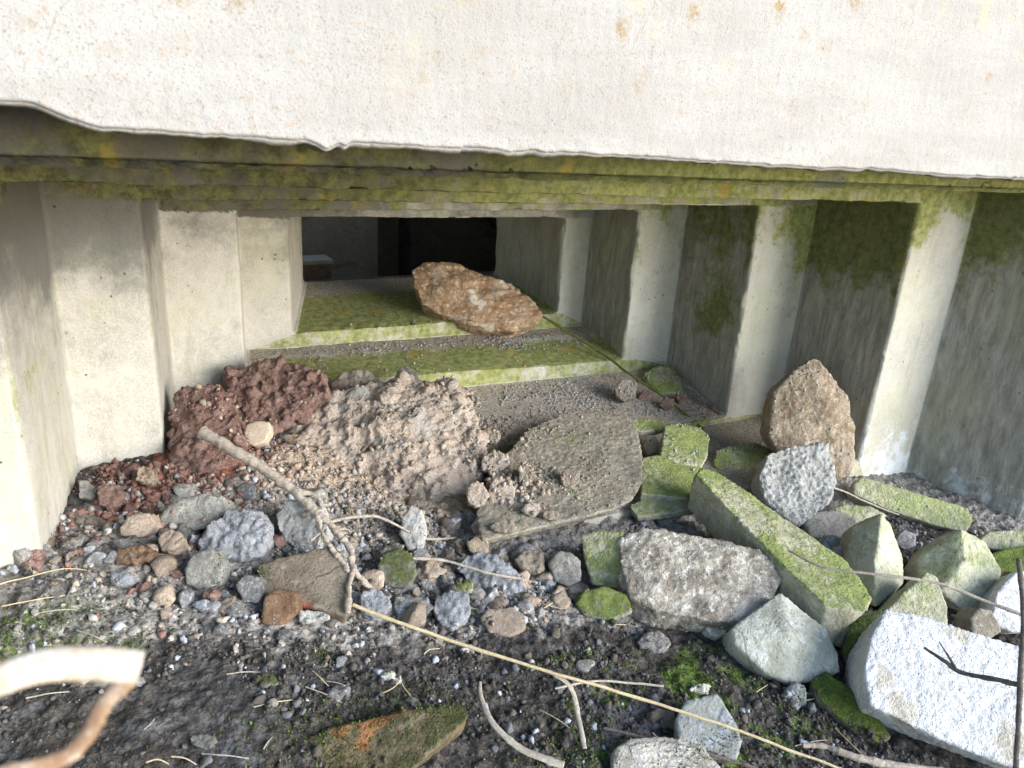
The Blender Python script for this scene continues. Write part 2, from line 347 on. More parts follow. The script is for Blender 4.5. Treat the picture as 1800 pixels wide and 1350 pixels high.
#        uL    uR    zbL    zbR    ztL    ztR      front rectangle of each stepped opening, then its back rectangle
FR = {1: (.466, 1.304, -.614, -.618, -.306, -.318),
      2: (.302, 1.404, -.662, -.712, -.255, -.262),
      3: (.095, 1.582, -.755, -.818, -.196, -.212),
      4: (-.106, 1.802, -.828, -.862, -.133, -.165),
      5: (-.30, 2.13, -1.30, -1.30, -.083, -.112)}
BK = {1: (.61, 1.304, -.580, -.585, -.306, -.318),
      2: (.342, 1.404, -.650, -.668, -.255, -.262),
      3: (.145, 1.582, -.712, -.755, -.196, -.212),
      4: (-.049, 1.802, -.800, -.838, -.133, -.165),
      5: (-.20, 2.035, -1.30, -1.30, -.083, -.112)}
def rect_loop(r, n, rad=.014):
    """sides: bottom, right, top, left; returns points (u,z) with a small fillet, n samples per side"""
    uL, uR, bL, bR, tL, tR = r
    cs = [(uL, bL), (uR, bR), (uR, tR), (uL, tL)]
    pts = []
    for k in range(4):
        a, b = np.array(cs[k]), np.array(cs[(k+1) % 4]); L = np.linalg.norm(b-a); d = (b-a)/L
        t = np.linspace(0, 1, n[k]); q = a+d*(rad+(L-2*rad)*t)[:, None]
        pts.append(q)
        nb = np.array(cs[(k+2) % 4]); d2 = (nb-b)/np.linalg.norm(nb-b)
        for f in (.25, .5, .75):
            p0, p2 = b-d*rad, b+d2*rad; pts.append(((1-f)**2*p0+2*f*(1-f)*b+f*f*p2)[None])
    return np.concatenate(pts)
NS = (300, 150, 300, 150)
idx_end = np.cumsum([NS[0]+3, NS[1]+3, NS[2]+3, NS[3]+3]); NT_ = idx_end[-1]
sec = []                                     # list of (loop coords, v, tag)
for k in (5, 4, 3, 2, 1):
    f = rect_loop(FR[k], NS); b = rect_loop(BK[k], NS)
    r = .009
    if k == 5:
        big = np.array(FR[5])+np.array([-2.5, 2.5, -.3, -.3, 1.2, 1.2]); o = rect_loop(tuple(big), NS)
        for t in np.concatenate([np.linspace(0, .9, 30), np.linspace(.91, .992, 25)]): sec.append((o*(1-t)+f*t, VP[5], k, 'face'))
    else:
        o = rect_loop(BK[k+1], NS); nn = 24
        for t in np.linspace(0.0, 1, nn)[1:]:
            sec.append((o*(1-t)+f*t*1.0 if t < 1 else f+(o-f)*.028, VP[k], k, 'face'))
    sec.append((f+(o-f)*.015, VP[k]+r*.25, k, 'edge'))
    D = VP[k-1]-VP[k]
    for t in np.concatenate([[.035], np.linspace(.07, 1.0, 34)]): sec.append((f*(1-t)+b*t, VP[k]+D*t, k, 'in'))
nring = len(sec)
P = np.zeros((nring, NT_, 3)); lev = np.zeros((nring, NT_)); isin = np.zeros((nring, NT_))
for i, (lp, v, k, tg) in enumerate(sec):
    P[i, :, 0] = lp[:, 0]; P[i, :, 2] = lp[:, 1]; P[i, :, 1] = v; lev[i] = k; isin[i] = tg == 'in'
fl = P.reshape(-1, 3)
# worn surface: push along rough normals
e1 = np.roll(P, -1, 1)-P; e2 = np.gradient(P, axis=0)
N = np.cross(e1.reshape(-1, 3), e2.reshape(-1, 3)); N /= np.linalg.norm(N, axis=1)[:, None]+1e-12
N[N[:, 1] > .3] *= -1
isr = isin.ravel()
side = np.zeros((nring, NT_), int); a0 = 0
for k, e in enumerate(idx_end): side[:, a0:e] = k; a0 = e
sd_ = side.ravel()
stretch = fl*np.array([1, 1, .25])
disp = .0030*fbm(fl, 9, 3, 31)+.0016*fbm(fl, 60, 3, 32)
roughm = ((sd_ == 1) & (isr > 0)).astype(float)
disp += roughm*(.0045*fbm(stretch, 75, 3, 33)+.006*fbm(fl, 14, 2, 39))
topm = (sd_ == 2)
d1, d2 = cell(fl, 30, 36); disp -= topm*np.where(fbm(fl, 14, 2, 37) > .12, .004*(.6-d1).clip(0), 0)*3
edge = np.zeros((nring, NT_))
for i, (_, v, k, tg) in enumerate(sec):
    if tg == 'edge': edge[i-1:i+2] = 1
disp *= (1-.8*edge.ravel()*(sd_ == 3))
d1, d2 = cell(fl, 45, 35); disp -= edge.ravel()*(sd_ != 3)*np.where(fbm(fl, 12, 2, 38) > .1, .010*(.62-d1).clip(0), 0)
fl2 = fl + N*disp[:, None]
# stains, growth and some painted shade follow the place they were seen on
u_, v_, z_ = fl[:, 0], fl[:, 1], fl[:, 2]; lv = lev.ravel()
nz = fbm(fl, 4, 3, 40)
ztop = np.zeros(len(fl)); zbot = np.zeros(len(fl))
for k in FR:
    f_ = FR[k]; m_ = lv == k; tt = (u_-f_[0])/(f_[1]-f_[0]); ztop[m_] = (f_[4]+(f_[5]-f_[4])*tt)[m_]; zbot[m_] = (f_[2]+(f_[3]-f_[2])*tt)[m_]
fc_ = isr < .5; jit = .012*fbm(fl, 14, 3, 41)
umid = np.array([0, .85, .85, .85, .85, .85])[lv.astype(int)]
top = np.where(fc_, z_ > ztop+jit*.5, sd_ == 2); bot = np.where(fc_, (z_ < zbot) & (sd_ == 0), sd_ == 0)
right = np.where(fc_, ~top & ~bot & (u_ > umid), sd_ == 1); left = np.where(fc_, ~top & ~bot & (u_ <= umid), sd_ == 3)
moss = np.zeros(len(fl)); mdark = np.zeros(len(fl)); stain_shade = np.zeros(len(fl)); pale = np.zeros(len(fl)); dirt_shade = np.zeros(len(fl)); rough = roughm*.97
moss += top*(.50+.13*sm(.2, .8, u_)); moss[top & (lv == 1)] = .22; moss[top & (lv == 2) & (isr < 1)] = .42
mdark += top*sm(.95, .3, u_); stain_shade += top*(.62+.50*sm(.85, .1, u_)+.25*(lv == 5))
moss += top*(.03+.08*sm(.95, .25, u_)+.20*fbm(fl, 10, 3, 48))
# right wall
up3 = sm(-.50, -.25, z_); zq = z_+.10*fbm(fl*np.array([1, 1, .4]), 13, 3, 46)
moss += right*((lv == 3)*isr*(.30*up3+.32+.45*(1-abs(z_+.52)/.14).clip(0)*(1-abs(v_-1.6)/.15).clip(0)) + (lv == 4)*isr*(.72*sm(-.56, -.22, zq)+.20) + (lv == 5)*isr*(.50*sm(-.50, -.15, zq)+.28))
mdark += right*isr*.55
moss += right*(1-isr)*((lv == 3)*(.50*sm(-.62, -.22, zq)+.34*sm(1.62, 1.79, u_)*sm(-.75, -.55, zq)) + (lv == 4)*(.46*sm(-.36, -.16, zq)+.22) + (lv == 2)*(.36+.10*sm(-.5, -.3, zq)) + (lv == 1)*.12)
zj = z_+.05*fbm(fl, 9, 4, 43)
pale += right*(1-isr)*(.50*sm(-.58, -.98, zj))+ right*isr*.50*sm(-.70, -.95, zj)
pale += right*(1-isr)*(lv == 4)*.18
rough[right & (lv == 1) & (isr > 0)] = .75
stain_shade += right*(lv == 3)*(isr < 1)*.55*sm(-.68, -.75, z_)*sm(1.72, 1.80, u_)
# left wall
stain_shade += left*((.62*(lv >= 3)+.30*(lv < 3))*sm(-.46, -.16, z_+.05*fbm(fl, 6, 3, 47))+.18)  # upper left wall darkened for the slab's shade as well as staining
stain_shade += left*(.22+.2*fbm(fl, 5, 3, 44)); moss += left*((lv >= 3)*(.60*sm(-.22, -.13, z_)+.12+.30*(1-abs(z_+.42)/.15).clip(0)) + (lv == 2)*.20)
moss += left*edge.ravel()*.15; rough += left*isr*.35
mdark += left*sm(-.30, -.16, z_)  # deepens the painted shade at the top of the left wall
pale += left*.35*sm(-.60, -.69, z_)
# treads
vin = lambda k: (v_-VP[k])/(VP[k-1]-VP[k])
for k in (1, 2, 3, 4):
    t = vin(k); mk = bot & (lv == k)
    if k == 1:
        moss += mk*isr*(.80-.50*sm(.5, .85, t)); dirt_shade += mk*isr*(.1+.75*sm(.40, .7, t))  # sill rear browned, also standing in for the lintel's shadow
    if k == 2:
        moss += mk*isr*(.74-.45*sm(.5, .85, t)); dirt_shade += mk*isr*(.16+.62*sm(.45, .85, t+.45*nz))
    if k == 3:
        moss += mk*isr*(.55*sm(.12, .0, t)); dirt_shade += mk*isr*(.9-.6*sm(.10, .0, t))
    if k == 4:
        moss += mk*isr*(.45*sm(.2, .0, t)); dirt_shade += mk*isr*.8
    moss += mk*(1-isr)*(.60 if k < 4 else .50); pale += mk*(1-isr)*((.40 if k < 3 else .45) if k < 4 else .30)
    if k == 3: pale += mk*isr*.5*sm(1.40, 1.55, u_)
bunker = bpy.data.objects.new('bunker', None); COL.objects.link(bunker)
bunker['label'] = 'old pale concrete bunker wall with a stepped firing opening stained by moss'; bunker['category'] = 'bunker'
bunker.empty_display_size = .2
def part_from(mask_cols, rows, name):
    c0, c1 = mask_cols; cols = [(c % NT_) for c in range(c0, c1+1)]; r0, r1 = rows
    idx = np.array([[i*NT_+c for c in cols] for i in range(r0, r1+1)])
    n0, n1 = idx.shape; ids = idx.ravel(); q = np.arange(n0*n1).reshape(n0, n1)
    Fq = np.stack([q[:-1, :-1], q[:-1, 1:], q[1:, 1:], q[1:, :-1]], -1).reshape(-1, 4)
    me = mesh(name, fl2[ids], Fq)
    for nme, arr in (('moss', moss), ('mdark', mdark), ('stain_shade', stain_shade), ('pale', pale), ('dirt_shade', dirt_shade), ('rough', rough)): attr(me, nme, np.clip(arr[ids], 0, 1))
    BVH_SRC.append((fl2[ids], Fq))
    return link(name, me, M['bunker'], bunker)
e = [0, *idx_end]
rows_k = {}
for i, s_ in enumerate(sec): rows_k.setdefault(s_[2], [i, i]); rows_k[s_[2]][1] = i
c_b = (-2, e[1]-2); c_r = (e[1]-2, e[2]-2); c_t = (e[2]-2, e[3]-2); c_l = (e[3]-2, NT_-2)
part_from(c_r, (0, nring-1), 'side_wall'); part_from(c_l, (0, nring-1), 'side_wall'); part_from(c_t, (0, nring-1), 'lintel')
for k, nm in ((5, 'footing'), (4, 'ledge'), (3, 'ledge'), (2, 'ledge'), (1, 'sill')):
    a_, b_ = rows_k[k]; part_from(c_b, (a_ if k == 5 else a_-1, b_), nm)

# roof slab with a worn lower edge
nu, nzz = 900, 60
us = np.concatenate([np.linspace(-4, -.35, 40, endpoint=False), np.linspace(-.35, 1.75, nu), np.linspace(1.76, 5.5, 40)])
def slab_bottom(u):
    z = -.0425-.0172*(u-.03)
    z = z+.014*sm(.025, -.03, u)+.012*sm(-.03, -.2, u)
    return z+.0012*fbm(np.stack([u, 0*u, 0*u], 1), 30, 3, 51)+.0011*fbm(np.stack([u, 0*u, 0*u], 1), 120, 4, 52, .6)+.002*fbm(np.stack([u, 0*u, 0*u], 1), 5, 2, 53)-.0006*np.abs(fbm(np.stack([u, 0*u, 0*u], 1), 300, 2, 59))
zb_ = slab_bottom(us)
_q = np.stack([us, 0*us, 0*us], 1); _d, _ = cell(_q, 26, 57); zb_ = zb_+np.where(fbm(_q, 5, 3, 58) > .1, .006*(.6-_d).clip(0), 0)
zb_ = zb_-.007*np.exp(-((us-.205)/.010)**2)-.004*np.exp(-((us-.222)/.004)**2)
prof = []            # rows: under back -> under front -> lip -> face up -> top back
for t in np.linspace(0, 1, 12): prof.append(('u', .905+(.724-.905)*t))
for t in np.linspace(0, 1, nzz): prof.append(('f', t**2.4))
prof.append(('t', 3.0))
rows = []
for kind_, t in prof:
    if kind_ == 'u': rows.append(np.stack([us, np.full_like(us, t), zb_+.0+.03*(t-.724)+.003*fbm(np.stack([us, 0*us+t, 0*us], 1), 25, 3, 54)], 1))
    elif kind_ == 'f':
        z = zb_+.003+(.75-zb_)*t*1.0
        y = .72-.004*sm(0, .004, t)+.05*t
        rows.append(np.stack([us, y+0*us, z], 1))
    else: rows.append(np.stack([us, 0*us+t, 0*us+.78], 1))
PS = np.array(rows); f2 = PS.reshape(-1, 3)
nf = .0022*fbm(f2*np.array([.35, 1, 1.6]), 22, 4, 55)+.0009*fbm(f2, 130, 2, 56)
front = np.repeat(np.array([p[0] == 'f' for p in prof]), len(us))
f2[front, 1] += nf[front]
q = np.arange(len(f2)).reshape(len(prof), len(us))
Fq = np.stack([q[:-1, :-1], q[:-1, 1:], q[1:, 1:], q[1:, :-1]], -1).reshape(-1, 4)
me = mesh('roof_slab', f2, Fq)
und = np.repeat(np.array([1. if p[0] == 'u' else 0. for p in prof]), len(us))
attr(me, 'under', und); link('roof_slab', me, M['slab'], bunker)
ang = None

def box_mesh(name, boxes, bev=.0):
    bm = bmesh.new()
    for (x0, x1, y0, y1, z0, z1) in boxes:
        r = bmesh.ops.create_cube(bm, size=1); bmesh.ops.scale(bm, vec=(x1-x0, y1-y0, z1-z0), verts=r['verts'])
        bmesh.ops.translate(bm, vec=((x0+x1)/2, (y0+y1)/2, (z0+z1)/2), verts=r['verts'])
    if bev: bmesh.ops.bevel(bm, geom=bm.edges[:], offset=bev, segments=2, affect='EDGES')
    me = bpy.data.meshes.new(name); bm.to_mesh(me); bm.free(); return me
# body closing the bunker: side shells, back and roof of the dark room behind the opening
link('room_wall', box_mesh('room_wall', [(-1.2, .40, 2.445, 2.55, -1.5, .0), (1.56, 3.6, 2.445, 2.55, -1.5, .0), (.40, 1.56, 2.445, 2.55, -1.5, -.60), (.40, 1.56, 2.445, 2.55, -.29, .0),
      (3.6, 3.7, 2.445, 5.6, -1.5, .0), (-1.3, -1.2, 2.55, 3.1, -1.5, .0), (-1.3, -1.2, 4.6, 5.6, -1.5, .0), (-1.3, 3.7, 5.6, 5.7, -1.5, .0)]), M['room'], bunker)  # gap in the left wall added to let daylight in
link('room_ceiling', box_mesh('room_ceiling', [(-1.35, .5, 2.4, 5.75, .002, .1), (1.2, 3.75, 2.4, 5.75, .002, .1), (.5, 1.2, 2.4, 3.2, .002, .1), (.5, 1.2, 4.2, 5.75, .002, .1)]), M['room'], bunker)  # hole above the crate added to let skylight down
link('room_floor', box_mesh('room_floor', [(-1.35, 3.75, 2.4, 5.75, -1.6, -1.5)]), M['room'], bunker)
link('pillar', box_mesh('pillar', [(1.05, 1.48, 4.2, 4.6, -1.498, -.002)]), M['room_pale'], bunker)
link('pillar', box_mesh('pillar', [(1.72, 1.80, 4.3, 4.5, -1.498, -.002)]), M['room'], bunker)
bm = bmesh.new()
vs = [bm.verts.new(p) for p in [(1.85, 5.0, -.45), (3.3, 5.0, -1.2), (3.3, 5.0, -.002), (1.85, 5.0, -.002)]]
vs2 = [bm.verts.new((v.co.x, 5.12, v.co.z)) for v in vs]
bm.faces.new(vs); bm.faces.new(vs2[::-1])
for i in range(4): bm.faces.new((vs[i], vs2[i], vs2[(i+1) % 4], vs[(i+1) % 4]))
bmesh.ops.recalc_face_normals(bm, faces=bm.faces[:]); me = bpy.data.meshes.new('stair_wall'); bm.to_mesh(me); bm.free(); link('stair_wall', me, M['room'], bunker)

# ------------------------------------------------------------------ ground
gu = np.concatenate([-40+np.array([0, 15, 25, 32, 36, 38]), np.linspace(-1.5, -.42, 30, endpoint=False), np.arange(-.42, 2.35, .0045), np.linspace(2.4, 4, 25), np.array([5, 8, 14, 25, 40])])
gv = np.concatenate([np.array([-40, -25, -12, -6, -3, -1.5, -.8, -.4]), np.linspace(-.2, .35, 14, endpoint=False), np.arange(.35, 1.78, .0045), np.array([1.8, 1.85, 1.95, 2.1, 2.3, 2.42])])
UU, VV = np.meshgrid(gu, gv); uf, vf = UU.ravel(), VV.ravel()
zf = H(uf, vf)
dry = sm(.9, 1.7, np.hypot(uf-.8, (vf-1.1)*1.15)+.08*fbm(np.stack([uf, vf, 0*uf], 1), 3, 3, 78))  # paler ground out of view, added to bounce light under the slab
far = sm(2.5, 6, np.hypot(uf-1, vf-1)); zf = zf*(1-far)+far*(-1.0+.05*fbm(np.stack([uf, vf, 0*uf], 1), .5, 3, 77))
# sink the ground below the exposed ledges
ex = sm(1.06, 1.18, uf)*sm(1.19, 1.21, vf)*sm(1.84, 1.78, uf); zf = np.where(ex > 0, np.minimum(zf, zf*(1-ex)+ex*(-.95)), zf)
ex2 = sm(1.74, 1.80, vf); zf = zf*(1-ex2)+ex2*-.9
gp = np.stack([uf, vf, zf], 1); q = np.arange(len(gp)).reshape(UU.shape)
Fq = np.stack([q[:-1, :-1], q[:-1, 1:], q[1:, 1:], q[1:, :-1]], -1).reshape(-1, 4)
me = mesh('ground', gp, Fq)
def blob(u, v, cu, cv, ru, rv): return np.exp(-(((u-cu)/ru)**2+((v-cv)/rv)**2))
tan = np.clip(.85*blob(uf, vf, .60, 1.45, .30, .33)+.5*blob(uf, vf, .85, 1.35, .25, .25)+.4*blob(uf, vf, .3, 1.3, .25, .2), 0, 1)
gry = np.clip(.62*blob(uf, vf, .15, 1.2, .5, .22)+.58*blob(uf, vf, .75, 1.08, .5, .17)+.5*blob(uf, vf, 1.5, 1.2, .5, .25)+.20+dry, 0, 1)
red = np.clip(.9*blob(uf, vf, .18, 1.52, .14, .16)+.6*blob(uf, vf, .03, 1.30, .12, .12), 0, 1)
mos = np.clip(.42*blob(uf, vf, .85, .78, .25, .12)+.42*blob(uf, vf, -.15, 1.02, .18, .08)+.35*blob(uf, vf, .55, .62, .25, .12)+.30*blob(uf, vf, 1.0, .6, .3, .08)+.17, 0, 1)
for nme, arr in (('tan', tan), ('grey', gry), ('red', red), ('moss', mos)): attr(me, nme, arr)
link('ground', me, M['soil'], kind='structure'); BVH_SRC.append((gp, Fq))

def ico(sub):
    bm = bmesh.new(); bmesh.ops.create_icosphere(bm, subdivisions=sub, radius=1.0)
    V = np.array([v.co[:] for v in bm.verts]); F = np.array([[v.index for v in f.verts] for f in bm.faces]); bm.free(); return V, F
def chip(V, seed, k=7, soft=.08):
    r = np.random.default_rng(seed); X = V.copy()
    for _ in range(k):
        n = r.normal(size=3); n /= np.linalg.norm(n); d = r.uniform(.45, .85)
        ex_ = (X@n-d).clip(0); X -= n*ex_[:, None]*(1-soft)
    X *= r.uniform([.8, .65, .5], [1.15, 1.0, .85]); return X
I1, I2, I3, I4 = ico(1), ico(2), ico(3), ico(4)
def rotm(n, rg=rng):
    a = rg.normal(size=(n, 4)); a /= np.linalg.norm(a, axis=1)[:, None]; w_, x, y, z = a.T
    return np.stack([1-2*(y*y+z*z), 2*(x*y-z*w_), 2*(x*z+y*w_), 2*(x*y+z*w_), 1-2*(x*x+z*z), 2*(y*z-x*w_), 2*(x*z-y*w_), 2*(y*z+x*w_), 1-2*(x*x+y*y)], 1).reshape(-1, 3, 3)
# ------------------------------------------------------------------ rock builder
def plane_hit(px, py, A, n, off=0.):
    d = ray(px, py); return d*((A@n+off)/(d@n))
def evaluated(me, mods):
    o = bpy.data.objects.new('tmp', me); COL.objects.link(o)
    for t, kw in mods:
        m = o.modifiers.new(t, t)
        for k, val in kw.items(): setattr(m, k, val)
    dg = bpy.context.evaluated_depsgraph_get(); dg.update()
    m2 = bpy.data.meshes.new_from_object(o.evaluated_get(dg)); bpy.data.objects.remove(o); return m2
SEED = [100]
def rock(name, label, cat, pts, anchor, n, t, mat, h=None, z=None, v=None, vox=.0045, smooth=3, amp=.006, freq=22, lumps=0., lfreq=45, fine=.0012,
         ext=None, shrink=.92, extra=(), group=None, strata=0., chunks=None, crumbs=True, tag=True):
    """pts: outline (px,py[,offset along n]) of the seen face, laid on a real plane through the anchor; the body behind it has thickness t"""
    SEED[0] += 7; sd0 = SEED[0]
    n = np.array(n, float); n /= np.linalg.norm(n)
    if v is not None: d = ray(*anchor); A = d*(v/d[1])
    elif z is not None: d = ray(*anchor); A = d*(z/d[2])
    else: A = onground(*anchor, h or 0.)
    F = np.array([plane_hit(p[0], p[1], A, n, p[2] if len(p) > 2 else 0.) for p in pts])
    c = F.mean(0); ed = -n if ext is None else np.array(ext, float)/np.linalg.norm(ext)
    B = c+(F-c)*shrink + ed*t
    bm = bmesh.new()
    for p in np.concatenate([F, B]): bm.verts.new(p-c)
    for p in extra: bm.verts.new(plane_hit(p[0], p[1], A, n, p[2])-c)
    r = bmesh.ops.convex_hull(bm, input=bm.verts[:])
    if chunks:
        rg = np.random.default_rng(sd0); tri = F-c; hv = I3
        bmesh.ops.delete(bm, geom=[g for g in set(r['geom_interior']+r['geom_unused']) if isinstance(g, bmesh.types.BMVert)], context='VERTS')
        r = {'geom_interior': [], 'geom_unused': []}
        bvc = BVHTree.FromBMesh(bm); cc = tri.mean(0)
        for q_ in range(chunks[0]):
            i_ = rg.integers(len(tri)); w1 = math.sqrt(rg.random()); w2 = rg.random(); p_ = cc*(1-w1)+w1*((1-w2)*tri[i_]+w2*tri[(i_+1) % len(tri)])
            hh = bvc.ray_cast(Vector(p_+n*.2), Vector(-n))
            if hh[0] is None: continue
            rr = chunks[1]+(chunks[2]-chunks[1])*rg.random()**chunks[3]
            X_ = chip(hv[0], int(rg.integers(1e6)), 8, .02)@rotm(1, rg)[0]*rr+np.array(hh[0])-n*rr*.25
            vv = [bm.verts.new(x) for x in X_]
            for f_ in hv[1]: bm.faces.new([vv[i] for i in f_])
    bmesh.ops.delete(bm, geom=[g for g in set(r['geom_interior']+r['geom_unused']) if isinstance(g, bmesh.types.BMVert)], context='VERTS')
    me = bpy.data.meshes.new(name); bm.to_mesh(me); bm.free()
    me2 = evaluated(me, [('REMESH', dict(mode='VOXEL', voxel_size=vox, use_smooth_shade=True)), ('SMOOTH', dict(factor=.5, iterations=smooth))])
    bpy.data.meshes.remove(me)
    X = coords(me2); Nn = vnormals(me2); Q = X+sd0*.37
    dsp = amp*fbm(Q, freq, 4, sd0, .55)+fine*fbm(Q, 170, 2, sd0+3)
    if lumps:
        Qw = Q+.25/lfreq*np.stack([fbm(Q, lfreq, 2, sd0+4), fbm(Q, lfreq, 2, sd0+5), fbm(Q, lfreq, 2, sd0+6)], 1)*2
        d1, d2 = cell(Qw, lfreq, sd0); e1_, e2_ = cell(Qw, lfreq*2.3, sd0+1)
        dsp += lumps*(.55-d1)+lumps*.45*(.5-e1_) - lumps*.5*np.clip(.12-(d2-d1), 0, 1)*6
    if strata: dsp += strata*fbm(Q*np.array([.3, .3, 3.]), 30, 3, sd0+9)
    X2 = X+Nn*dsp[:, None]; setco(me2, X2); me2.name = name
    me2.polygons.foreach_set('use_smooth', np.ones(len(me2.polygons), bool))
    o = link(name, me2, mat); o.location = c
    if tag:
        o['label'] = label; o['category'] = cat; o['kind'] = 'thing'
        if group: o['group'] = group
    vi = np.empty(len(me2.polygons)*4, np.int32) if all(p.loop_total == 4 for p in me2.polygons[:50]) else None
    if crumbs: BVH_SRC.append((X2+c, [tuple(p.vertices) for p in me2.polygons]))
    return o

CAMN = (-.38, -.72, .58)
rock('sandstone_rock', 'orange brown angular rock lying on the mossy sill of the opening', 'rock',
     [(724, 474), (745, 461), (800, 464), (850, 486), (900, 499), (935, 527), (951, 553), (945, 571), (905, 581), (830, 573), (778, 555), (742, 535), (727, 500)],
     (840, 545), (-.30, -.72, .62), .09, M['brown_rock'], v=1.965, crumbs=False, vox=.0035, amp=.013, freq=16, strata=.008, extra=[(800, 500, .02), (880, 535, .02)])
rock('clay_clod', 'large crumbly heap of pinkish brown clay in the middle of the rubble', 'clod',
     [(482, 815), (500, 735), (560, 692), (640, 676), (700, 668), (780, 672), (815, 690), (835, 730), (852, 785), (845, 850), (825, 905), (790, 950), (720, 935), (640, 880), (560, 858), (505, 838)],
     (680, 800), (-.22, -.56, .80), .20, M['clod'], v=1.47, vox=.0045, amp=.024, freq=8, lumps=.0065, lfreq=52, fine=.004, smooth=2, chunks=(480, .005, .032, 2.0), extra=[(640, 740, .03), (740, 760, .035), (600, 790, .02)])
rock('brick_rubble_clod', 'dusty red cracked clod at the top of the heap beside the ledge', 'clod',
     [(398, 705), (405, 655), (440, 638), (480, 632), (530, 640), (568, 655), (574, 690), (545, 715), (505, 745), (450, 768), (400, 760)],
     (490, 700), (-.3, -.6, .7), .12, M['red'], v=1.62, vox=.004, amp=.010, freq=14, lumps=.006, lfreq=70, fine=.004, smooth=1, chunks=(170, .006, .028, 2.0))
rock('brick_rubble_clod', 'dark red crumbling clod against the foot of the left wall step', 'clod',
     [(300, 740), (312, 690), (340, 676), (385, 672), (412, 700), (425, 760), (400, 805), (340, 840), (296, 830)],
     (350, 760), (-.3, -.5, .75), .12, M['red'], v=1.47, vox=.004, amp=.010, freq=14, lumps=.006, lfreq=70, fine=.004, smooth=1, chunks=(190, .005, .026, 2.0))
rock('clay_clod', 'small brown clod resting on the ledge edge between red and brown heaps', 'clod',
     [(580, 672), (600, 652), (640, 647), (668, 665), (672, 690), (630, 700), (585, 695)], (625, 675), CAMN, .06, M['clod_grey'], v=1.66, lumps=.006, lfreq=45)
rock('stone', 'pale grey pointed stone standing on top of the brown clay heap', 'stone',
     [(690, 672), (700, 648), (714, 643), (732, 656), (736, 675), (712, 682)], (712, 665), CAMN, .04, M['grey_lump'], v=1.66, vox=.003)
rock('stone', 'pale grey lump on the upper left shoulder of the brown clay heap', 'stone',
     [(594, 712), (612, 688), (640, 675), (649, 690), (628, 706), (605, 722)], (620, 698), CAMN, .04, M['grey_lump'], v=1.60, vox=.003)
rock('stone', 'small mauve grey stone on the upper right rim of the clay heap', 'stone',
     [(762, 672), (780, 661), (800, 664), (810, 680), (790, 692), (768, 688)], (785, 676), CAMN, .03, M['clod_grey'], v=1.64, vox=.003)
rock('pebble', 'smooth beige rounded pebble beside the red clods above the branch', 'pebble',
     [(426, 762), (432, 745), (455, 738), (474, 741), (477, 758), (465, 778), (445, 785), (430, 778)], (450, 762), CAMN, .035, M['pebble'], crumbs=False, v=1.44, vox=.003, smooth=9, amp=.001, fine=.0002)
rock('mortar_slab', 'broad grey round-edged mortar slab lying flat right of the clay heap', 'slab',
     [(906, 778), (930, 752), (985, 728), (1050, 721), (1106, 731), (1121, 752), (1117, 778), (1132, 812), (1130, 848), (1115, 876), (1080, 895), (1000, 915), (905, 938), (845, 950), (835, 900), (860, 830)],
     (1000, 820), (0, -.15, .98), .026, M['slate'], z=-.765, vox=.0035, smooth=2, amp=.004, freq=12, fine=.0022)
rock('mossy_stone', 'small bright green stone at the wall foot above the red crumbs', 'stone',
     [(1131, 655), (1150, 645), (1178, 640), (1197, 665), (1201, 690), (1160, 690), (1140, 672)], (1170, 668), (-.1, -.4, .9), .04, M['moss'], z=-.752, vox=.003, amp=.004)
rock('clod', 'round beige clod under the mossy twig on the gravel ledge', 'clod',
     [(1080, 682), (1092, 668), (1108, 664), (1122, 676), (1119, 697), (1098, 706), (1084, 698)], (1100, 686), CAMN, .035, M['clod_grey'], z=-.735, vox=.003, amp=.004, lumps=.003)
for (lb, pl, an) in (('leftmost of three wine red crumbs below the beige clod', [(1121, 700), (1132, 685), (1148, 688), (1151, 704), (1138, 714)], (1136, 700)),
                     ('middle of three wine red crumbs beside the mossy twig', [(1159, 712), (1168, 698), (1184, 700), (1186, 716), (1170, 722)], (1172, 710)),
                     ('rightmost of three wine red crumbs near the wall foot', [(1186, 700), (1192, 689), (1206, 691), (1208, 704), (1196, 710)], (1197, 699))):
    rock('brick_crumb', lb, 'crumb', pl, an, CAMN, .025, M['red'], z=-.775, vox=.0028, amp=.003, lumps=.003, lfreq=80)
rock('mossy_brick', 'green mossy squared lump stacked above a wider green brick', 'brick',
     [(1168, 748), (1192, 743), (1232, 752), (1248, 768), (1244, 802), (1232, 822), (1190, 812), (1160, 800)], (1205, 780), (0, -.28, .96), .05, M['moss'], z=-.775, vox=.0035, amp=.004, smooth=2)
rock('mossy_brick', 'wide flat green mossy brick beneath the squared mossy lump', 'brick',
     [(1128, 802), (1160, 798), (1232, 812), (1237, 850), (1224, 875), (1170, 870), (1126, 868)], (1180, 838), (0, -.25, .97), .05, M['moss'], z=-.803, vox=.0035, amp=.004, smooth=2)
rock('mossy_slab', 'thin green slab edge showing behind the squared mossy lump', 'slab',
     [(1098, 742), (1125, 734), (1168, 738), (1172, 752), (1130, 758), (1102, 754)], (1135, 746), (0, -.25, .97), .02, M['moss'], z=-.765, vox=.003, amp=.003, smooth=1)
rock('mossy_slab', 'thin pale green slab lying lowest under the wide green mossy brick', 'slab',
     [(1105, 888), (1130, 876), (1225, 868), (1240, 880), (1225, 896), (1120, 908)], (1170, 888), (0, -.25, .97), .02, M['moss_thin'], z=-.838, vox=.003, amp=.003, smooth=1)
rock('pebble', 'beige pebble tucked between grey slab and green mossy brick', 'pebble',
     [(1130, 785), (1138, 768), (1152, 764), (1159, 776), (1155, 797), (1138, 800)], (1145, 782), CAMN, .03, M['pebble'], z=-.80, vox=.003, smooth=7, amp=.001)
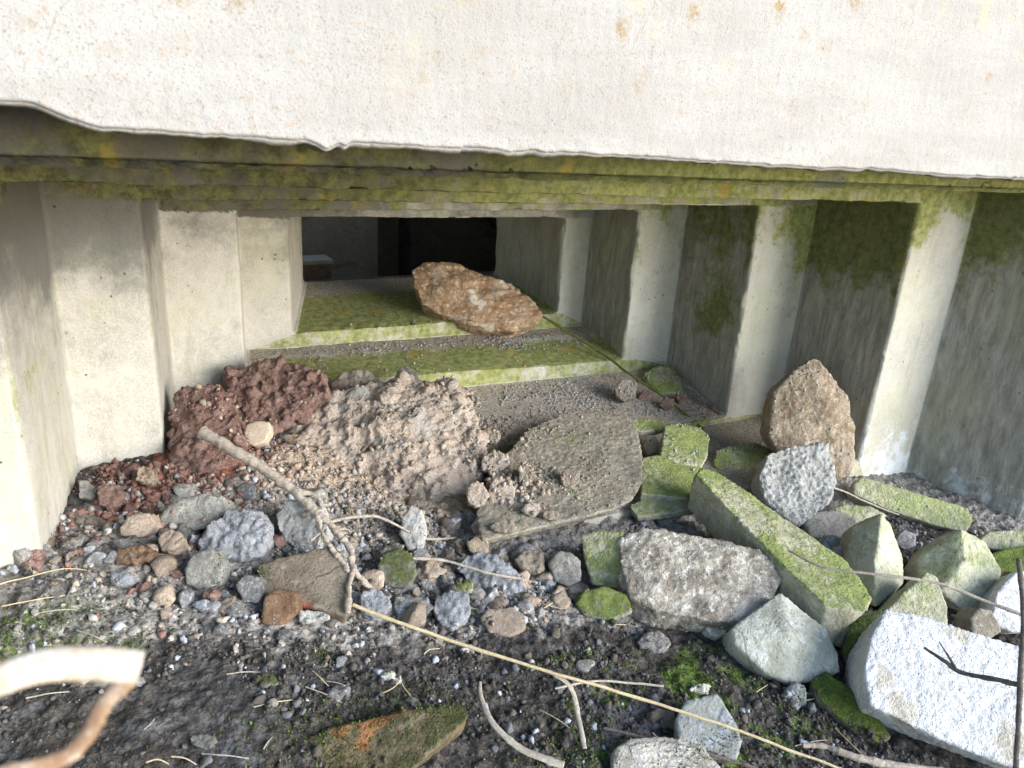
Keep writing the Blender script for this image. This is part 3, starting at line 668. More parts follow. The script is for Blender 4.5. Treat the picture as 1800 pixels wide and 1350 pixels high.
SLAB_A = ray(1000, 820)*(-.765/ray(1000, 820)[2]); SLAB_N = np.array([0, -.15, .98])/math.hypot(.15, .98)
for (lb, ax, ay, rx, ry, mt) in (('pinkish clod pair upper one between clay heap and mortar slab', 868, 812, 26, 20, 'clod'), ('small beige clod lying on the left end of the mortar slab', 925, 838, 16, 18, 'clod_grey'),
        ('grey beige clod just above the pale clod on the slab edge', 905, 806, 22, 18, 'clod_grey'), ('tan clod low between the clay heap and the mortar slab', 838, 870, 20, 22, 'clod'),
        ('rounded tan clod at the very lower left end of the mortar slab', 885, 925, 24, 14, 'clod_grey'), ('tan clod on the near left part of the mortar slab', 935, 895, 18, 13, 'clod'),
        ('flattish beige clod at the near edge of the mortar slab', 968, 905, 16, 11, 'clod_grey'), ('upper brown clod in the gap between heap and slab', 862, 765, 18, 14, 'clod_grey')):
    rock('clod', lb, 'clod', [(ax+rx*math.cos(q)*(1+.15*math.sin(3*q+ax)), ay+ry*math.sin(q)*(1+.12*math.cos(2*q+ay))) for q in np.linspace(0, 6.28, 9)[:-1]], (ax, ay), CAMN, .04, M[mt], z=float(plane_hit(ax, ay, SLAB_A, SLAB_N, .016)[2]), vox=.003, amp=.005, lumps=.003, lfreq=70, smooth=2)
rock('clod', 'angular beige clod sitting on the middle of the grey mortar slab', 'clod',
     [(985, 838), (992, 824), (1006, 820), (1022, 830), (1020, 848), (1004, 862), (990, 855)], (1004, 842), CAMN, .03, M['clod_grey'], z=-.758, vox=.003, amp=.004)
rock('clod', 'pinkish pale clod against the left edge of the grey mortar slab', 'clod',
     [(858, 865), (868, 842), (890, 840), (906, 858), (902, 888), (885, 906), (862, 898)], (882, 872), CAMN, .045, M['clod'], z=-.765, vox=.003, amp=.005, lumps=.004)
rock('clod', 'pinkish clod at the lower right foot of the clay heap', 'clod',
     [(826, 925), (838, 908), (862, 912), (866, 930), (850, 940), (832, 938)], (846, 924), CAMN, .04, M['clod'], z=-.80, vox=.003, amp=.004)
rock('mossy_beam', 'long bright green concrete beam lying diagonally among the right stones', 'beam',
     [(1222, 832), (1232, 823), (1256, 828), (1330, 876), (1400, 926), (1488, 985), (1532, 1050), (1520, 1074), (1452, 1066), (1380, 985), (1290, 905)],
     (1380, 950), (.16, -.22, .95), .085, M['moss'], h=.115, vox=.0035, smooth=1, amp=.005, ext=(-.10, .0, -1), shrink=1.0, fine=.0015)
rock('mossy_stone', 'rounded dark green stone behind the upper end of the long green beam', 'stone',
     [(1253, 812), (1262, 790), (1290, 780), (1330, 776), (1362, 790), (1358, 825), (1330, 855), (1295, 860), (1265, 840)], (1305, 820), (-.1, -.5, .85), .06, M['moss'], z=-.845, smooth=9, amp=.003)
rock('tall_rock', 'upright pointed tan rock leaning against the right wall step', 'rock',
     [(1428, 628), (1440, 630), (1462, 665), (1490, 695), (1504, 738), (1502, 800), (1495, 838), (1468, 842), (1440, 820), (1365, 795), (1350, 765), (1362, 690), (1392, 655)],
     (1430, 740), (-.45, -.75, .35), .10, M['tan_rock'], v=1.20, vox=.004, smooth=3, amp=.012, freq=14, fine=.002, extra=[(1455, 740, .02)])
rock('concrete_lump', 'crumbly whitish concrete lump in front of the tall tan rock', 'lump',
     [(1334, 838), (1350, 798), (1395, 782), (1455, 779), (1467, 805), (1471, 850), (1455, 888), (1425, 905), (1408, 925), (1385, 915), (1345, 885)],
     (1400, 850), (-.35, -.65, .6), .09, M['white_lump'], v=1.09, vox=.0035, smooth=3, amp=.012, freq=20, lumps=.005, lfreq=70, fine=.003)
rock('mossy_block', 'flat pale green block leaning against the foot of the right wall', 'block',
     [(1500, 850), (1515, 838), (1600, 862), (1702, 892), (1712, 915), (1700, 936), (1645, 924), (1560, 895), (1500, 868)], (1600, 888), (-.3, -.62, .72), .055, M['moss_thin'], v=1.015, vox=.0038, smooth=3, amp=.003, shrink=.97)
rock('grey_stone', 'round grey stone between the long green beam and the green wedge', 'stone',
     [(1414, 920), (1430, 900), (1470, 894), (1506, 910), (1511, 938), (1490, 958), (1445, 955), (1420, 942)], (1460, 928), (-.2, -.6, .75), .05, M['grey_lump'], h=.035, smooth=8, amp=.003)
rock('grey_stone', 'small grey stone just below the round grey stone', 'stone',
     [(1445, 950), (1460, 938), (1482, 945), (1486, 962), (1465, 972), (1450, 965)], (1465, 955), CAMN, .04, M['grey_slab'], h=.035, smooth=5, amp=.003)
rock('grey_stone', 'crumbly pale stone wedged against the right side of the green beam', 'stone',
     [(1462, 972), (1478, 958), (1496, 968), (1498, 990), (1480, 998)], (1480, 978), CAMN, .04, M['white_lump'], h=.04, vox=.003, lumps=.003)
rock('mossy_wedge', 'narrow green wedge with a sharp ridge, lower end touching the long green beam', 'wedge',
     [(1500, 925), (1530, 908), (1550, 903, .05), (1566, 922, .01), (1588, 982), (1589, 1025), (1562, 1058), (1538, 1066, .045), (1510, 1045), (1487, 985)],
     (1540, 990), (-.35, -.65, .65), .07, M['moss_thin'], h=.06, vox=.0035, smooth=1, amp=.004, extra=[(1538, 985, .05)])
rock('mossy_wedge', 'big green wedge with one dark face near the right edge', 'wedge',
     [(1612, 985), (1645, 945), (1690, 930, .05), (1732, 952), (1760, 1000), (1761, 1025), (1745, 1052), (1700, 1082), (1655, 1062), (1622, 1035)],
     (1690, 1000), (-.35, -.6, .7), .09, M['moss_thin'], h=.07, vox=.0035, smooth=1, amp=.005, extra=[(1697, 985, .055), (1655, 1038, .035)])
rock('mossy_stone', 'small pale green pyramid-shaped stone above the white block', 'stone',
     [(1560, 1070), (1600, 1030), (1630, 1005), (1650, 1015), (1668, 1065), (1666, 1105), (1600, 1110), (1565, 1098)], (1620, 1065), (-.3, -.6, .7), .07, M['moss_thin'], h=.06, smooth=2, amp=.005)
rock('white_block', 'big bright white concrete block in the lower right corner', 'block',
     [(1557, 1071), (1610, 1080), (1700, 1108), (1800, 1138), (1850, 1155), (1850, 1370), (1760, 1342), (1650, 1298), (1600, 1262), (1530, 1240), (1519, 1180), (1530, 1120)],
     (1660, 1200), (-.30, -.52, .80), .12, M['white_block'], h=.10, vox=.0035, smooth=1, amp=.0035, freq=9, fine=.0022)
rock('mossy_stone', 'dark olive stone squeezed behind the left side of the white block', 'stone',
     [(1497, 1090), (1520, 1072), (1560, 1068), (1570, 1110), (1545, 1190), (1495, 1188), (1482, 1145)], (1520, 1130), (-.5, -.5, .7), .07, M['moss_dark'], h=.05, amp=.004)
rock('pale_stone', 'pale grey-green pointed rock left of the white block', 'rock',
     [(1350, 1065), (1370, 1037), (1402, 1068), (1450, 1102), (1474, 1148), (1478, 1180), (1440, 1198), (1385, 1200), (1345, 1182), (1292, 1135), (1285, 1102), (1330, 1095)],
     (1385, 1130), (-.2, -.55, .8), .07, M['teal'], h=.05, amp=.006, freq=12, extra=[(1390, 1110, .03)])
rock('whitish_rock', 'big flat-topped whitish brown rock left of the long green beam', 'rock',
     [(1086, 948), (1130, 930), (1200, 937), (1280, 950), (1335, 968), (1372, 992), (1376, 1015), (1355, 1062), (1305, 1093), (1230, 1089), (1150, 1076), (1108, 1050), (1090, 1000)],
     (1230, 1010), (-.12, -.45, .88), .10, M['pale_rock'], h=.085, vox=.004, smooth=3, amp=.014, freq=13, fine=.003, strata=.004, extra=[(1220, 985, .02)])
rock('mossy_block', 'small deep green mossy block at the left end of the whitish rock', 'block',
     [(1020, 940), (1050, 930), (1095, 933), (1110, 1010), (1100, 1036), (1040, 1028), (1028, 985)], (1060, 980), (-.55, -.5, .65), .07, M['moss'], h=.06, amp=.004)
rock('mossy_slab', 'long flat mossy stone strip beside the white block lying on dark soil', 'slab',
     [(1426, 1195), (1452, 1178), (1498, 1212), (1545, 1262), (1571, 1295), (1545, 1312), (1480, 1266), (1440, 1228)], (1495, 1240), (-.1, -.3, .95), .04, M['moss_dark'], h=.02, amp=.004)
rock('grey_slab', 'smooth grey angular slab at the bottom near the straw stalk', 'slab',
     [(1188, 1262), (1205, 1230), (1262, 1217), (1288, 1255), (1307, 1300), (1296, 1338), (1235, 1330), (1190, 1305)], (1245, 1275), (-.25, -.45, .85), .05, M['grey_slab'], h=.035, amp=.002, smooth=2)
rock('brick', 'worn brown brick with a red patch beneath the branch fork', 'brick',
     [(450, 990), (520, 972), (585, 958), (608, 975), (616, 1020), (612, 1082), (570, 1062), (500, 1050), (450, 1045)], (530, 1015), (-.1, -.42, .9), .06, M['brick_dark'], h=.035, amp=.004, smooth=2)
rock('brick_fragment', 'brown angular brick fragment below the worn brown brick', 'brick',
     [(462, 1050), (482, 1034), (520, 1040), (526, 1072), (495, 1100), (458, 1098)], (490, 1068), CAMN, .04, M['brown_frag'], h=.03, amp=.003, smooth=2, vox=.0035)
rock('mortar_lump', 'bluish white crumbly lump left of the grey branch', 'lump',
     [(340, 955), (370, 915), (405, 895), (445, 896), (470, 925), (465, 960), (440, 985), (390, 985), (350, 975)], (405, 940), CAMN, .08, M['blue_lump'], h=.045, vox=.0035, amp=.012, freq=22, lumps=.006, lfreq=60, fine=.003)
rock('mortar_lump', 'whitish crumbly lump under the middle of the grey branch', 'lump',
     [(480, 905), (500, 882), (535, 875), (568, 890), (575, 940), (555, 975), (520, 972), (495, 945)], (528, 925), CAMN, .07, M['white_lump'], h=.045, vox=.0035, amp=.010, freq=24, lumps=.006, lfreq=60, fine=.003)
rock('mortar_lump', 'wide grey beige lump below the dark red crumbs left of the branch', 'lump',
     [(270, 920), (300, 885), (345, 866), (395, 872), (402, 905), (360, 930), (300, 935)], (335, 900), CAMN, .07, M['grey_lump'], h=.04, amp=.008, lumps=.004, lfreq=60)
rock('mortar_lump', 'round grey-green lump to the right of the branch tip', 'lump',
     [(662, 1000), (672, 972), (700, 963), (725, 975), (735, 1010), (718, 1035), (680, 1035)], (698, 1000), CAMN, .06, M['s_green'], h=.04, amp=.005)
rock('mortar_lump', 'bluish crumbly lump beneath the thin root right of the brick', 'lump',
     [(800, 1000), (815, 975), (850, 970), (880, 985), (910, 1010), (930, 1040), (890, 1050), (830, 1035)], (860, 1012), CAMN, .06, M['blue_lump'], h=.03, vox=.0035, amp=.010, lumps=.006, lfreq=65, fine=.003)
rock('stone', 'tall grey stone left of the small deep green block', 'stone',
     [(966, 990), (982, 968), (1000, 972), (1020, 985), (1022, 1020), (1000, 1032), (975, 1022)], (995, 1002), CAMN, .05, M['grey_lump'], h=.035, vox=.0035, amp=.006)
rock('stone', 'flat purplish grey stone in the soil below the bluish lump', 'stone',
     [(842, 1085), (855, 1068), (900, 1064), (925, 1080), (925, 1105), (900, 1120), (860, 1112)], (885, 1092), (-.15, -.5, .85), .04, M['s_tan'], h=.02, amp=.003)
rock('stone', 'pale mossy stone in front of the whitish rock and green block', 'stone',
     [(1012, 1062), (1025, 1038), (1065, 1030), (1105, 1045), (1112, 1078), (1070, 1092), (1025, 1085)], (1062, 1062), CAMN, .06, M['s_green'], h=.03, amp=.006)
rock('stone', 'yellowish brown stone at the foot of the brown clay heap', 'stone',
     [(820, 952), (838, 943), (858, 950), (858, 972), (840, 977), (824, 968)], (840, 960), CAMN, .04, M['tan_rock'], h=.03, vox=.003, amp=.003)
rock('stone', 'rough pale stone low on the front of the clay heap', 'stone',
     [(706, 910), (722, 890), (740, 896), (750, 930), (742, 965), (715, 968), (704, 940)], (728, 932), CAMN, .05, M['white_lump'], h=.045, vox=.0035, amp=.006, lumps=.004)
rock('stone', 'round tan stone on the lower face of the clay heap', 'stone',
     [(677, 880), (685, 868), (702, 867), (712, 880), (705, 895), (685, 895)], (694, 881), CAMN, .03, M['pebble'], v=1.355, vox=.003, amp=.002)
rock('stone', 'wide brown stone with bluish edge beneath the wide grey beige lump', 'stone',
     [(205, 930), (225, 905), (262, 898), (275, 925), (250, 945), (210, 945)], (240, 924), CAMN, .05, M['s_tan'], h=.03, amp=.005)
rock('stone', 'grey block left of the brick below the bluish white lump', 'stone',
     [(322, 1000), (340, 970), (375, 965), (392, 990), (388, 1030), (350, 1040), (325, 1025)], (358, 1002), CAMN, .05, M['grey_lump'], h=.03, amp=.006, lumps=.003)
rock('stone', 'pinkish grey stone with blue foot left of the brown brick fragment', 'stone',
     [(413, 1030), (428, 1012), (455, 1015), (466, 1038), (455, 1060), (425, 1060)], (440, 1036), CAMN, .05, M['s_blue'], h=.03, vox=.0035, amp=.004)
rock('mossy_brick', 'dark mossy stone with an orange spot at the bottom edge', 'brick',
     [(505, 1320), (560, 1282), (700, 1250), (812, 1235), (828, 1255), (795, 1290), (745, 1330), (705, 1370), (510, 1370)], (670, 1300), (-.1, -.35, .9), .07, M['moss_orange'], h=.02, amp=.006, smooth=4)
rock('flat_stone', 'pinkish white flat stone cut by the bottom edge of the picture', 'stone',
     [(1078, 1315), (1105, 1296), (1170, 1290), (1235, 1308), (1265, 1345), (1265, 1385), (1070, 1385)], (1170, 1330), (-.1, -.35, .9), .06, M['pale_rock'], h=.025, amp=.004, smooth=5)
rock('mossy_slab', 'pale green flat stone at the right edge below the wall', 'slab',
     [(1722, 945), (1740, 932), (1800, 930), (1850, 935), (1850, 962), (1760, 968), (1730, 962)], (1770, 948), (-.3, -.55, .75), .05, M['moss_thin'], h=.06, amp=.003)
rock('mossy_slab', 'brownish green slanting slab at the right edge under the pale green stone', 'slab',
     [(1740, 972), (1790, 958), (1850, 955), (1850, 1010), (1790, 1010), (1750, 1000)], (1790, 985), (-.2, -.5, .8), .05, M['moss_dark'], h=.05, amp=.003)
rock('pale_stone', 'bluish white upright stone at the right edge above the white block', 'stone',
     [(1740, 1095), (1752, 1040), (1785, 1005), (1850, 1000), (1850, 1110), (1780, 1112)], (1790, 1060), (-.3, -.6, .7), .07, M['white_block'], h=.07, amp=.004, smooth=2)
rock('stone', 'olive grey stone between the big green wedge and the white block', 'stone',
     [(1705, 1085), (1722, 1068), (1745, 1072), (1765, 1110), (1740, 1125), (1708, 1118)], (1733, 1095), CAMN, .06, M['slate'], h=.06, amp=.004)
rock('grey_stone', 'bluish grey stone in the gap behind the narrow green wedge', 'stone',
     [(1575, 945), (1590, 930), (1612, 938), (1612, 960), (1592, 968), (1576, 960)], (1593, 950), CAMN, .05, M['s_blue'], h=.04, vox=.0035, amp=.003)
rock('grey_stone', 'pale flat stone just under the lower edge of the flat green block', 'stone',
     [(1440, 905), (1480, 885), (1530, 888), (1560, 905), (1540, 925), (1490, 910)], (1500, 900), (-.2, -.5, .85), .05, M['moss_thin'], h=.035, amp=.003)

for (nm, lb, ax, ay, rx, ry, mt, hh) in (('mortar_lump', 'crumbly blue-grey lump just right of the straw stalk top end', 655, 1058, 28, 22, 'blue_lump', .03), ('mortar_lump', 'wide dark bluish lump right of the straw end and below the thin twig', 725, 1068, 36, 26, 's_blue', .02),
        ('mortar_lump', 'knobbly whitish blue lump above the straw stalk centre', 795, 1070, 34, 34, 'blue_lump', .03), ('stone', 'olive yellow small stone under the bluish lump of the root', 815, 1030, 18, 12, 's_green', .03),
        ('mortar_lump', 'white crumbly little lump right of the brown brick fragment', 548, 1082, 28, 12, 'white_lump', .02), ('mortar_lump', 'blue tinted lump at left amid the dark crumbs', 362, 1062, 24, 13, 'blue_lump', .02),
        ('mortar_lump', 'bluish white lump nearest the left wall corner', 215, 1015, 24, 12, 'blue_lump', .02), ('stone', 'tan pebble-like stone right of the blue lump group at left', 298, 950, 22, 20, 's_tan', .035),
        ('brick_crumb', 'red brown lump at the foot of the left wall step', 190, 870, 24, 22, 'red', .025), ('stone', 'orange brown stone touching the left wall step', 252, 832, 17, 14, 'tan_rock', .03),
        ('stone', 'greyish stone at the corner of the left wall step', 152, 860, 16, 20, 'grey_lump', .02), ('mortar_lump', 'greenish grey flat lump in the dark foreground soil', 465, 1195, 27, 13, 's_green', .01),
        ('stone', 'pale angular chip among the soil below the straw stalk', 690, 1192, 20, 14, 'teal', .012), ('mortar_lump', 'rough pale lump at the bottom left', 352, 1300, 26, 16, 'grey_lump', .012),
        ('stone', 'flat reddish wood coloured brick strip left of the branch foot', 240, 975, 44, 17, 'brown_frag', .02), ('mortar_lump', 'pale green lump above the grey angular slab', 1235, 1212, 24, 14, 'teal', .012),
        ('stone', 'purplish stone left of the grey angular slab', 1168, 1262, 24, 22, 's_tan', .012), ('mortar_lump', 'dusty pale lump under the left end of the whitish rock', 1150, 1128, 30, 18, 's_grey', .012),
        ('mortar_lump', 'pale lump touching the left corner of the pale grey-green rock', 1262, 1105, 20, 16, 'teal', .02), ('stone', 'dark grey stone between pale rock and flat mossy strip', 1400, 1222, 22, 22, 'grey_slab', .012),
        ('mortar_lump', 'big round earthy lump at the foot of the heap left of the tall grey stone', 935, 985, 26, 20, 'clod_grey', .03)):
    q8 = np.linspace(0, 6.28, 9)[:-1]
    rock(nm, lb, nm.replace('mortar_', '').replace('brick_', ''), [(ax+rx*math.cos(q)*(1+.18*math.sin(3*q+ax)), ay+ry*math.sin(q)*(1+.18*math.cos(2*q+ay))) for q in q8], (ax, ay), (-.25, -.55, .8), .045, M[mt], h=hh, vox=.003, amp=.007, freq=26, lumps=.004, lfreq=70, smooth=1, fine=.002)

# crate in the dark room, lit through gaps added in wall and ceiling
def from_box(name, boxes, mat, parent=None, bev=.004): return link(name, box_mesh(name, boxes, bev), mat, parent)
cr = bpy.data.objects.new('crate', None); COL.objects.link(cr); cr['label'] = 'small crate with a bright lid seen through the opening'; cr['category'] = 'crate'
cA = ray(530, 457)*(3.6/ray(530, 457)[1]); cB = ray(582, 457)*(3.6/ray(582, 457)[1])
zt = cA[2]-.01
cr.location = (0, 0, 0)
from_box('body', [(cA[0]-.02, cB[0], 3.6, 3.72, zt-.25, zt-.012)], M['crate'], cr)
from_box('lid', [(cA[0]-.03, cB[0]+.01, 3.59, 3.73, zt-.012, zt+.006)], M['crate_top'], cr, .002)
tb = bpy.data.objects.new('table', None); COL.objects.link(tb); tb['label'] = 'dark low table under the crate in the room'; tb['category'] = 'table'
from_box('table_top', [(cA[0]-.5, cB[0]+.06, 3.5, 4.1, zt-.28, zt-.251)], M['room'], tb)
for x in (cA[0]-.45, cB[0]): 
    for y in (3.55, 4.02): from_box('leg', [(x, x+.05, y, y+.05, -1.499, zt-.281)], M['room'], tb)

# ------------------------------------------------------------------ sticks, straw, roots
def tube_np(C, R, seg=9, flat=1.0, seed=0, rough=0., nrm=None):
    C = np.asarray(C, float); n = len(C); T = np.gradient(C, axis=0); T /= np.linalg.norm(T, axis=1)[:, None]
    up = np.array([0, 0, 1.]) if nrm is None else np.array(nrm, float)
    A = np.cross(T, up); A /= np.linalg.norm(A, axis=1)[:, None]+1e-9; B = np.cross(A, T)
    th = np.linspace(0, 2*np.pi, seg, endpoint=False)
    ring = A[:, None]*np.cos(th)[None, :, None]+B[:, None]*np.sin(th)[None, :, None]*flat
    V = C[:, None]+ring*np.asarray(R)[:, None, None]
    V = V.reshape(-1, 3)
    if rough: V = V+ring.reshape(-1, 3)*(rough*fbm(V, 90, 3, seed))[:, None]
    V = np.concatenate([V, C[:1], C[-1:]])
    q = np.arange(n*seg).reshape(n, seg); q2 = np.roll(q, -1, 1)
    F = np.stack([q[:-1], q2[:-1], q2[1:], q[1:]], -1).reshape(-1, 4)
    c0, c1 = n*seg, n*seg+1
    caps = [(c0, q2[0, i], q[0, i], q[0, i]) for i in range(seg)]+[(c1, q[-1, i], q2[-1, i], q2[-1, i]) for i in range(seg)]
    return V, F, caps
def path3(pts, n=60, wob=0., seed=0, zt=None):
    """pts: (px,py,h) above ground or (px,py,'v',v); smooth interpolation in space"""
    K = []
    for p in pts:
        if len(p) == 4 and p[2] == 'v': d = ray(p[0], p[1]); K.append(d*(p[3]/d[1]))
        elif len(p) == 4 and p[2] == 'z': d = ray(p[0], p[1]); K.append(d*(p[3]/d[2]))
        elif len(p) == 4 and p[2] == 'd': d = ray(p[0], p[1]); K.append(d*(p[3]/np.linalg.norm(d)))
        else: K.append(onground(*p))
    K = np.array(K); m = len(K); s = np.linspace(0, m-1, n); out = []
    for x in s:
        i = min(int(x), m-2); f = x-i; p0 = K[max(i-1, 0)]; p1 = K[i]; p2 = K[i+1]; p3 = K[min(i+2, m-1)]
        out.append(.5*((2*p1)+(-p0+p2)*f+(2*p0-5*p1+4*p2-p3)*f*f+(-p0+3*p1-3*p2+p3)*f**3))
    C = np.array(out)
    if wob: C = C+wob*np.stack([fbm(C, 18, 3, seed), fbm(C, 18, 3, seed+1), fbm(C, 18, 3, seed+2)], 1)
    return C
def stick(name, label, cat, branches, mat, flat=1., rough=.0, group=None, seg=9, nrm=None):
    """branches: list of (pts, r0, r1); the first is the stem, the rest are its side shoots as parts"""
    root = None
    for bi, (pts, r0, r1) in enumerate(branches):
        C = path3(pts, 90, .0025, 900+bi*5+len(label)); Rr = np.linspace(r0, r1, len(C))
        if len(pts) > 3 and r0 < .009 and name != 'cane': Rr = Rr*(1+.22*np.exp(-((np.arange(90) % 23-11)/1.3)**2))
        if rough: Rr = Rr*(1+.25*fbm(C, 60, 2, 77+bi))
        V, F, caps = tube_np(C, Rr, seg, flat, 50+bi, rough, nrm)
        bm = bmesh.new(); vs = [bm.verts.new(p) for p in V]
        for f in F: bm.faces.new([vs[i] for i in f])
        for f in caps: bm.faces.new([vs[i] for i in f[:3]])
        for f in bm.faces: f.smooth = True
        me = bpy.data.meshes.new(name if bi == 0 else 'shoot'); bm.to_mesh(me); bm.free()
        o = link(name if bi == 0 else 'shoot', me, mat, root)
        if bi == 0:
            root = o; o['label'] = label; o['category'] = cat
            if group: o['group'] = group
    return root
stick('branch', 'thick grey broken branch slanting down across the left rubble', 'branch',
      [([(355, 758, .115), (400, 785, .11), (470, 828, .10), (520, 866, .092), (558, 903, .085)], .0112, .0072),
       ([(553, 897, .086), (590, 933, .075), (615, 962, .065), (622, 1000, .055), (657, 1040, .03)], .0058, .0040),
       ([(556, 900, .086), (563, 930, .075), (558, 957, .070)], .0048, .0020),
       ([(562, 928, .078), (575, 955, .070), (600, 985, .060), (612, 1005, .055)], .0042, .0026),
       ([(515, 862, .094), (548, 868, .092), (565, 886, .088), (580, 884, .086)], .0060, .0030),
       ([(545, 950, .070), (556, 942, .074), (565, 935, .076)], .0016, .0022),
       ([(590, 933, .075), (604, 930, .074), (616, 936, .070)], .0026, .0014),
       ([(622, 995, .056), (614, 1030, .05), (612, 1078, .035)], .0048, .0036)], M['bark'], rough=.0042, seg=14)
stick('root', 'thin pale root curving over the foot of the clay heap', 'root',
      [([(570, 920, 'v', 1.20), (620, 908, 'v', 1.20), (660, 908, 'v', 1.20), (700, 925, 'v', 1.19), (745, 947, 'v', 1.18), (800, 945, 'v', 1.19)], .003, .0022)], M['bark'], rough=.001)
stick('root', 'grey twig lying over the bluish lump right of the branch', 'root',
      [([(720, 980, .05), (780, 985, .05), (830, 1000, .05), (870, 1010, .05), (920, 1018, .04)], .003, .0022)], M['bark'], rough=.001)
stick('twig', 'mossy green twig running from the sandstone rock down to the stacked bricks', 'twig',
      [([(948, 553, 'v', 1.93), (1000, 585, 'v', 1.86), (1060, 622, 'v', 1.78), (1110, 660, 'v', 1.68), (1170, 700, 'v', 1.58), (1240, 757, 'v', 1.47)], .0042, .0028)], M['mossbark'], rough=.0012)
stick('straw_stalk', 'long straight yellow straw stalk across the dark foreground soil', 'straw',
      [([(618, 1062, .03), (700, 1095, .035), (800, 1128, .04), (980, 1185, .05), (1150, 1235, .05), (1320, 1292, .05), (1480, 1352, .05)], .0032, .0020)], M['straw'])
stick('dry_leaf_blade', 'grey bent blade hanging down from the yellow straw stalk', 'leaf',
      [([(965, 1180, .045), (1000, 1205, .035), (1015, 1250, .02), (1027, 1315, .012)], .0045, .0035)], M['leaf'], flat=.35)
stick('dry_leaf_blade', 'broad curved withered blade at the bottom centre', 'leaf',
      [([(845, 1200, .015), (848, 1230, .015), (870, 1275, .02), (920, 1318, .02), (990, 1345, .02)], .002, .0075)], M['leaf'], flat=.25)
stick('straw', 'short grey straw under the yellow stalk on the right', 'straw',
      [([(975, 1210, .012), (1050, 1198, .02), (1165, 1205, .015)], .0018, .002)], M['leaf'])
stick('twig', 'pale brown twig crossing above the green wedges to the right edge', 'twig',
      [([(1385, 968, .13), (1450, 998, .14), (1540, 1010, .16), (1650, 1025, .17), (1720, 1052, .16), (1830, 1092, .16)], .0022, .0034)], M['bark'], rough=.0006)
stick('twig', 'thorny dark twig with a fork in front of the white block', 'twig',
      [([(1780, 1420, 'd', 1.15), (1788, 1330, 'd', 1.15), (1793, 1200, 'd', 1.15), (1797, 1090, 'd', 1.15), (1790, 980, 'd', 1.15)], .0034, .0028),
       ([(1794, 1205, 'd', 1.15), (1740, 1192, 'd', 1.16), (1685, 1180, 'd', 1.17), (1660, 1162, 'd', 1.17), (1625, 1138, 'd', 1.18)], .0034, .0018),
       ([(1683, 1180, 'd', 1.17), (1668, 1155, 'd', 1.17), (1652, 1128, 'd', 1.18)], .002, .001)], M['twig_dark'], rough=.0006)
stick('stick', 'bleached driftwood-like stick at the bottom right', 'stick',
      [([(1410, 1310, .02), (1450, 1312, .025), (1500, 1330, .03), (1570, 1345, .03), (1700, 1365, .03)], .004, .0065)], M['bark'], rough=.002)
stick('stick', 'thin dark brown stick under the grey slab at the bottom', 'stick',
      [([(1060, 1280, .01), (1150, 1300, .02), (1240, 1325, .02), (1330, 1350, .02)], .0022, .0028)], M['twig_dark'], rough=.0005)
stick('twig', 'thin twig between the long green beam and the white concrete lump', 'twig',
      [([(1262, 835, 'z', -.80), (1290, 855, 'z', -.80), (1312, 875, 'z', -.795), (1330, 890, 'z', -.80)], .0022, .0015)], M['twig_dark'])
stick('twig', 'dry twig lying below the flat pale green block', 'twig',
      [([(1458, 855, 'v', 1.06), (1500, 872, 'v', 1.04), (1540, 890, 'v', 1.02), (1580, 905, 'v', 1.0)], .0026, .0015)], M['bark'])
stick('cane', 'blurred sunlit cane end poking in from the left edge', 'cane',
      [([(-60, 1205, 'd', .24), (60, 1172, 'd', .24), (150, 1172, 'd', .24), (250, 1180, 'd', .24)], .0042, .0046)], M['cane'], flat=.55, nrm=(-.3, -.6, .7))
_cane_strip = stick('cane_strip', 'brown peeling strip hanging under the blurred cane', 'cane',
      [([(225, 1192, 'd', .24), (185, 1230, 'd', .24), (150, 1290, 'd', .24), (100, 1330, 'd', .24), (-20, 1365, 'd', .24)], .0024, .0020)], M['cane_brown'], flat=.4, nrm=(-.3, -.6, .7))
_root = [o for o in COL.objects if o.name == 'cane'][0]
for k_ in ('label', 'category'): del _cane_strip[k_]
_cane_strip.parent = _root; _cane_strip.name = 'peeling_strip'
_rs = random.Random(5); _auto = []
for _ in range(22):
    x0, y0 = _rs.uniform(40, 1500), _rs.uniform(1010, 1330); a_ = _rs.gauss(.1, .9); L_ = _rs.uniform(14, 48)
    _auto.append((x0, y0, x0+L_*math.cos(a_), y0+L_*math.sin(a_)*.6, x0+L_*1.9*math.cos(a_+.05), y0+L_*1.9*math.sin(a_+.08)*.6))
straws = _auto+[(0, 1068, 60, 1055, 115, 1047), (0, 1028, 110, 1000, 185, 1008), (60, 1010, 45, 985, 30, 970), (215, 990, 240, 985, 268, 985), (445, 1243, 480, 1235, 515, 1230),
          (665, 1222, 690, 1210, 708, 1196), (945, 1075, 975, 1055, 1000, 1035), (920, 1078, 945, 1080, 958, 1078), (1000, 1036, 1030, 1050, 1062, 1063), (935, 1040, 955, 1060, 990, 1070),
          (760, 1052, 800, 1062, 850, 1072), (1320, 1225, 1335, 1213, 1350, 1203), (1468, 1280, 1500, 1310, 1525, 1332), (1070, 1098, 1090, 1098, 1102, 1098),
          (255, 1340, 275, 1335, 295, 1343), (300, 1330, 325, 1332, 345, 1342), (550, 1178, 565, 1190, 578, 1205), (1145, 1288, 1180, 1320, 1215, 1345), (700, 1190, 712, 1210, 724, 1226), (745, 1150, 755, 1142, 773, 1140)]
for sx in straws:
    stick('straw', 'short broken bit of dry pale straw lying on the soil', 'straw', [([(sx[0], sx[1], .005), (sx[2], sx[3], .009), (sx[4], sx[5], .006)], .0009 if sx in _auto else .0011, .0006)], M['leaf' if sx in _auto else 'straw'], seg=6, group='loose straw bits')

